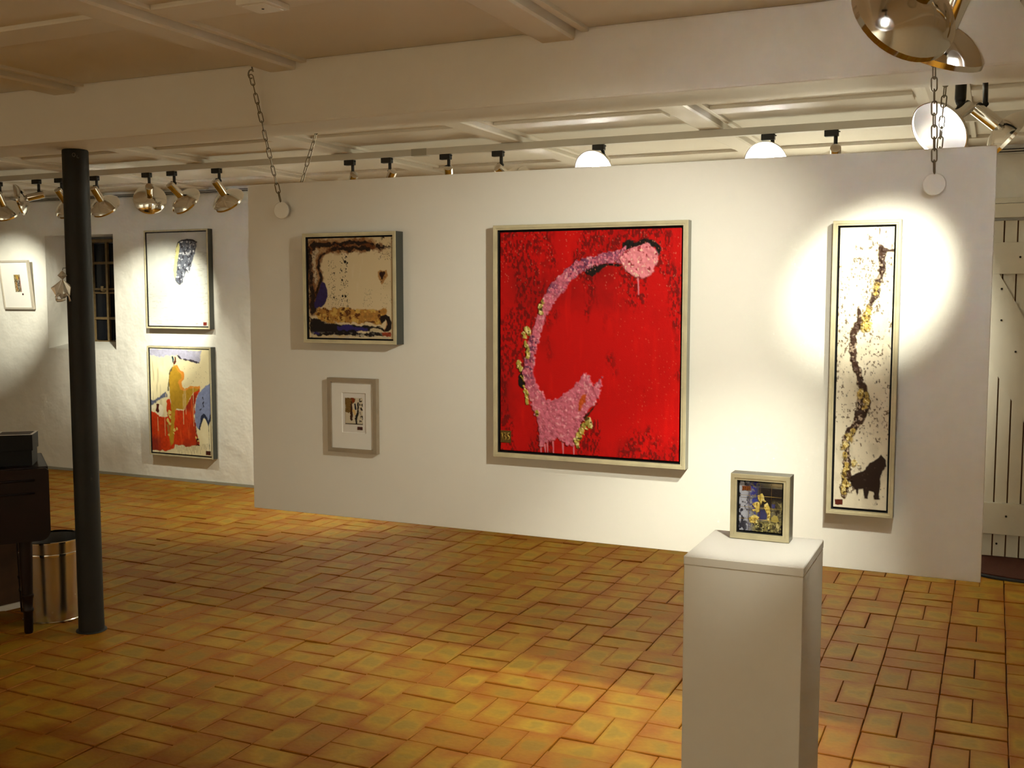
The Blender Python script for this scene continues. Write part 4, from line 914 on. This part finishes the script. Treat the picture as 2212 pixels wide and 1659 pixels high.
# ================================================================== LIGHTING TRACKS AND SPOTLIGHTS
def track(name, label, a, b, zt, joints=(), brackets=()):
    """white rail from x=a to x=b at y, top at zt"""
    y = a[1]; t = tag(empty(name, ((a[0] + b[0]) / 2, y, zt)), label, 'lighting track', 'lighting tracks')
    h = (b[0] - a[0]) / 2; cx = (a[0] + b[0]) / 2
    box('rail', (-h, -0.018, -0.038), (h, 0.018, 0.0), M_trackm, t, 0.002)
    for x in joints: box('joint_cover', (x - cx - 0.05, -0.0195, -0.039), (x - cx + 0.05, 0.0195, 0.001), mat('grey_joint', (0.45, 0.43, 0.36), 0.5), t)
    for x in brackets:
        box('bracket', (x - cx - 0.035, -0.012, -0.001), (x - cx + 0.005, 0.012, ZC - 0.036 - zt + 0.001 if zt < ZC - 0.036 else 0.004), M_rail, t)
        box('bracket_clip', (x - cx + 0.005, -0.013, -0.001), (x - cx + 0.022, 0.013, 0.008), M_black, t)
    return t
TZ = 2.383
track('lighting_track', 'long white lighting track behind the hanging panel with many spotlights', (-7.4, 5.4, 0), (0.6, 5.4, 0), TZ, (-3.05,), (-3.62, -2.50, -1.38, -5.85, -4.73))
track('lighting_track', 'short white lighting track just behind the ceiling beam at right', (-0.45, 4.14, 0), (0.5, 4.14, 0), TZ, (), (-0.3,))
track('lighting_track', 'white lighting track on the ceiling in front of the beam, right of the pedestal', (0.12, 2.30, 0), (1.7, 2.30, 0), TZ, (), (0.9,))
ty_ = track('lighting_track', 'white lighting track running toward the beam above the near spotlights', (-1.0, 0.0, 0), (1.0, 0.0, 0), TZ)
ty_.location = (-0.12, 2.2, TZ); ty_.rotation_euler = (0, 0, math.pi / 2)
track('lighting_track', 'added white track behind the camera carrying the fill spotlights', (-6.5, -0.9, 0), (1.7, -0.9, 0), TZ, (), (-0.25, 0.9))  # unseen track, added to carry the fill lamps

GL = 'chrome spotlights on the lighting tracks'
CAN, DISH_D, DISH_R = 0.110, 0.050, 0.107
def dish_profile():
    out = []
    for i in range(9):
        t = i / 8; out.append((0.026 + (DISH_R - 0.026) * (0.75 * t + 0.25 * math.sin(t * math.pi / 2)), DISH_D * (0.55 * t + 0.45 * t ** 2)))
    return out
_dp = dish_profile()
DISH_OUT = [(0.0, -0.002), (0.023, -0.002)] + _dp + [(DISH_R + 0.001, DISH_D + 0.012), (DISH_R - 0.001, DISH_D + 0.0125)]
DISH_IN = [(0.0, 0.003)] + [(max(r - 0.002, 0.01), z + 0.002) for r, z in _dp] + [(DISH_R - 0.0012, DISH_D + 0.012)]
def cached(name, prof, m, seg=44):
    o = lathe(name, prof, m, None, seg); me = o.data; bpy.data.objects.remove(o); return me
ME_DOUT = cached('dish', DISH_OUT, M_chrome); ME_DIN = cached('reflector', DISH_IN, M_inner)
ME_CAN = cached('can', [(0, 0), (0.022, 0), (0.0255, 0.002), (0.0265, 0.006), (0.0265, CAN), (0, CAN)], M_chrome, 32)
ME_BULB = cached('bulb', [(0, 0.008), (0.018, 0.010), (0.024, 0.020), (0.024, 0.030), (0.014, 0.040), (0, 0.043)], M_bulb, 24)
ME_BULB0 = cached('bulb', [(0, 0.008), (0.018, 0.010), (0.024, 0.020), (0.024, 0.030), (0.014, 0.040), (0, 0.043)], M_bulb_off, 24)
def spot(J, d, label, lit=False, power=0.0, angle=50, blend=0.5, ty=None, radius=0.03, aim=None, col=None, arm_r=0.0095):
    """J: knuckle below the track, d: the way the lamp points; the root sits on the underside of the track"""
    J = Vector(J)
    if aim is not None: d = Vector(aim) - J
    d = Vector(d).normalized(); zt = TZ - 0.038; ty = J.y if ty is None else ty
    r = tag(empty('track_spotlight', (J.x - 0.02, ty, zt)), label, 'spotlight', GL)
    o = r.location
    L_ = J - o
    box('adapter', (-0.033, -0.016, -0.030), (0.033, 0.016, 0.0), M_black, r, 0.002, 1)
    box('lever', (0.033, -0.004, -0.011), (0.041, 0.004, -0.006), M_black, r)
    top = Vector((0.02, 0, -0.028))
    tube('arm', [top, top * 0.5 + (L_ + Vector((0, 0, 0.03))) * 0.5, L_ + Vector((0, 0, 0.012)), L_], [arm_r, arm_r, arm_r, arm_r * 0.85], M_black, r, 10)
    side = d.cross(Vector((0, 0, 1)));  side = side.normalized() if side.length > 1e-3 else Vector((1, 0, 0))
    up = side.cross(d).normalized()
    base = L_ - up * 0.030 - d * 0.028
    tube('knuckle', [L_ - side * 0.011, L_ + side * 0.011], 0.010, M_black, r, 12)
    tube('neck', [L_, L_ - up * 0.012], 0.006, M_black, r, 8)
    Mx = axis_matrix(base, d)
    c = link('can', ME_CAN, None, r); c.matrix_local = Mx
    Md = axis_matrix(base + d * CAN, d)
    k = link('dish', ME_DOUT, None, r); k.matrix_local = Md
    q = link('reflector', ME_DIN, None, k)
    b = link('bulb', ME_BULB if lit else ME_BULB0, None, k)
    if power > 0:
        ld = bpy.data.lights.new('lamp_light', 'SPOT'); ld.energy = power; ld.spot_size = math.radians(angle); ld.spot_blend = blend
        ld.shadow_soft_size = radius; ld.color = col if col else LAMP_COL
        lo = bpy.data.objects.new('lamp_light', ld); C.objects.link(lo); lo.parent = r
        lo.matrix_local = axis_matrix(base + d * (CAN + DISH_D + 0.02), d) @ Matrix.Rotation(math.pi, 4, 'X')
    return r
ZJ = 2.268
def rear(x, d, label, **kw): return spot((x + 0.02, 5.4, ZJ), d, label, **kw)
rear(-7.15, (0, 0, 0), 'chrome spotlight at the far left end of the rear track', aim=(-8.0, 6.75, 1.55), lit=True, power=110, angle=44, blend=0.8)
rear(-6.50, (-0.30, 0.65, -0.70), 'chrome spotlight cut off by the left edge of the photo')
rear(-6.119, (-0.761, -0.600, -0.249), 'chrome spotlight turned to the left, left of the iron column')
rear(-5.902, (-0.061, 0.695, -0.717), 'chrome spotlight partly behind the left side of the iron column', lit=True, power=55, angle=46, blend=0.9)
rear(-5.577, (-0.104, 0.704, -0.702), 'chrome spotlight partly behind the right side of the iron column')
rear(-5.114, (0, 0, 0), 'chrome spotlight pointing straight down, first right of the iron column', aim=(-6.33, 6.75, 1.38), lit=True, power=260, angle=40, blend=0.8)
rear(-4.902, (0.108, 0.786, -0.609), 'chrome spotlight tilted right, second right of the iron column')
rear(-4.534, (0.041, 0.714, -0.699), 'chrome spotlight nearest the left end of the hanging panel', lit=True, power=140, angle=66, blend=1.0)
rear(-3.532, (-0.603, 0.579, -0.549), 'spotlight stub over the panel, first right of the left chain')
rear(-3.275, (-0.592, 0.381, -0.710), 'spotlight stub over the panel, second right of the left chain', lit=True, power=140, angle=80, blend=1.0)
rear(-2.885, (-0.275, 0.632, -0.725), 'spotlight stub over the panel, third right of the left chain')
rear(-2.554, (0.268, 0.852, -0.450), 'spotlight stub over the panel, just left of the glowing lamps', lit=True, power=150, angle=80, blend=1.0)
spot((-1.938, 5.417, 2.287), (-0.10, -0.900, -0.42), 'glowing spotlight showing over the panel above the red painting', lit=True, power=25, angle=100, ty=5.4)
spot((-1.041, 5.417, 2.280), (-0.08, -0.900, -0.42), 'glowing spotlight showing over the panel between red and tall paintings', lit=True, power=25, angle=100, ty=5.4)
rear(-0.755, (-0.117, 0.862, -0.493), 'small spotlight stub at the right end over the panel', lit=True, power=330, angle=80, blend=1.0)
spot((-0.137, 4.081, 2.22), (-0.51, -0.654, -0.558), 'bright glowing spotlight facing forward behind the right chain', lit=True, power=25, angle=100, ty=4.14, arm_r=0.019)
spot((-0.06, 4.33, 2.247), (0.748, 0.201, -0.632), 'chrome spotlight seen edge on beside the bright glowing lamp', ty=4.14)
spot((-0.105, 2.497, 2.213), (-0.38, 0.39, -0.84), 'large near chrome spotlight directly above the right chain', lit=True, power=135, angle=48, blend=1.0, ty=2.497)
spot((-0.104, 2.092, 2.168), (-0.59, 0.68, -0.43), 'large near chrome spotlight cut off by the top edge', lit=True, power=80, angle=68, blend=1.0, ty=2.092)
spot((0.16, 2.30, 2.24), (0, 0, 0), 'chrome spotlight lighting the tall narrow painting', aim=(-0.34, 3.44, 1.62), lit=True, power=135, angle=25, blend=0.85)
spot((-0.10, 1.72, 2.25), (0, 0, 0), 'chrome spotlight lighting the top of the pedestal', aim=(-0.49, 2.33, 1.0), lit=True, power=45, angle=20, blend=0.8)
BACK_FILL = 'added fill spotlight on the unseen track behind the camera, '  # unseen lamps added for bounce fill off floor and front wall
spot((-5.6, -0.9, 2.25), (0, 0, 0), BACK_FILL + 'far left, aimed at the wall', aim=(-6.2, -3.6, 1.6), lit=True, power=360, angle=95, blend=0.8)
spot((-4.6, -0.9, 2.25), (0, 0, 0), BACK_FILL + 'second from the left, aimed at the floor', aim=(-4.9, -1.0, 0.0), lit=True, power=200, angle=80, blend=0.9)
spot((-2.2, -0.9, 2.25), (0, 0, 0), BACK_FILL + 'in the middle, aimed at the floor', aim=(-2.2, -1.0, 0.0), lit=True, power=200, angle=80, blend=0.9)
spot((-0.4, -0.9, 2.25), (0, 0, 0), BACK_FILL + 'second from the right, aimed at the wall', aim=(-0.9, -3.6, 1.6), lit=True, power=360, angle=95, blend=0.8)
spot((0.9, -0.9, 2.25), (0, 0, 0), BACK_FILL + 'far right, aimed at the floor', aim=(0.9, -1.0, 0.0), lit=True, power=200, angle=80, blend=0.9)
# hook in the ceiling beyond the near lamps
hk = tag(empty('ceiling_hook', (0.015, 3.31, 2.375)), 'small open hook on the beam right of the near spotlights', 'hook')
tube('stem', [(0, 0.012, 0), (0, -0.03, -0.002)], 0.006, M_wood_white, hk, 10)
tube('ring', [(0.013 * math.cos(a), -0.036, 0.013 * math.sin(a)) for a in np.linspace(2.6, 7.8, 14)], 0.003, M_link, hk, 8)
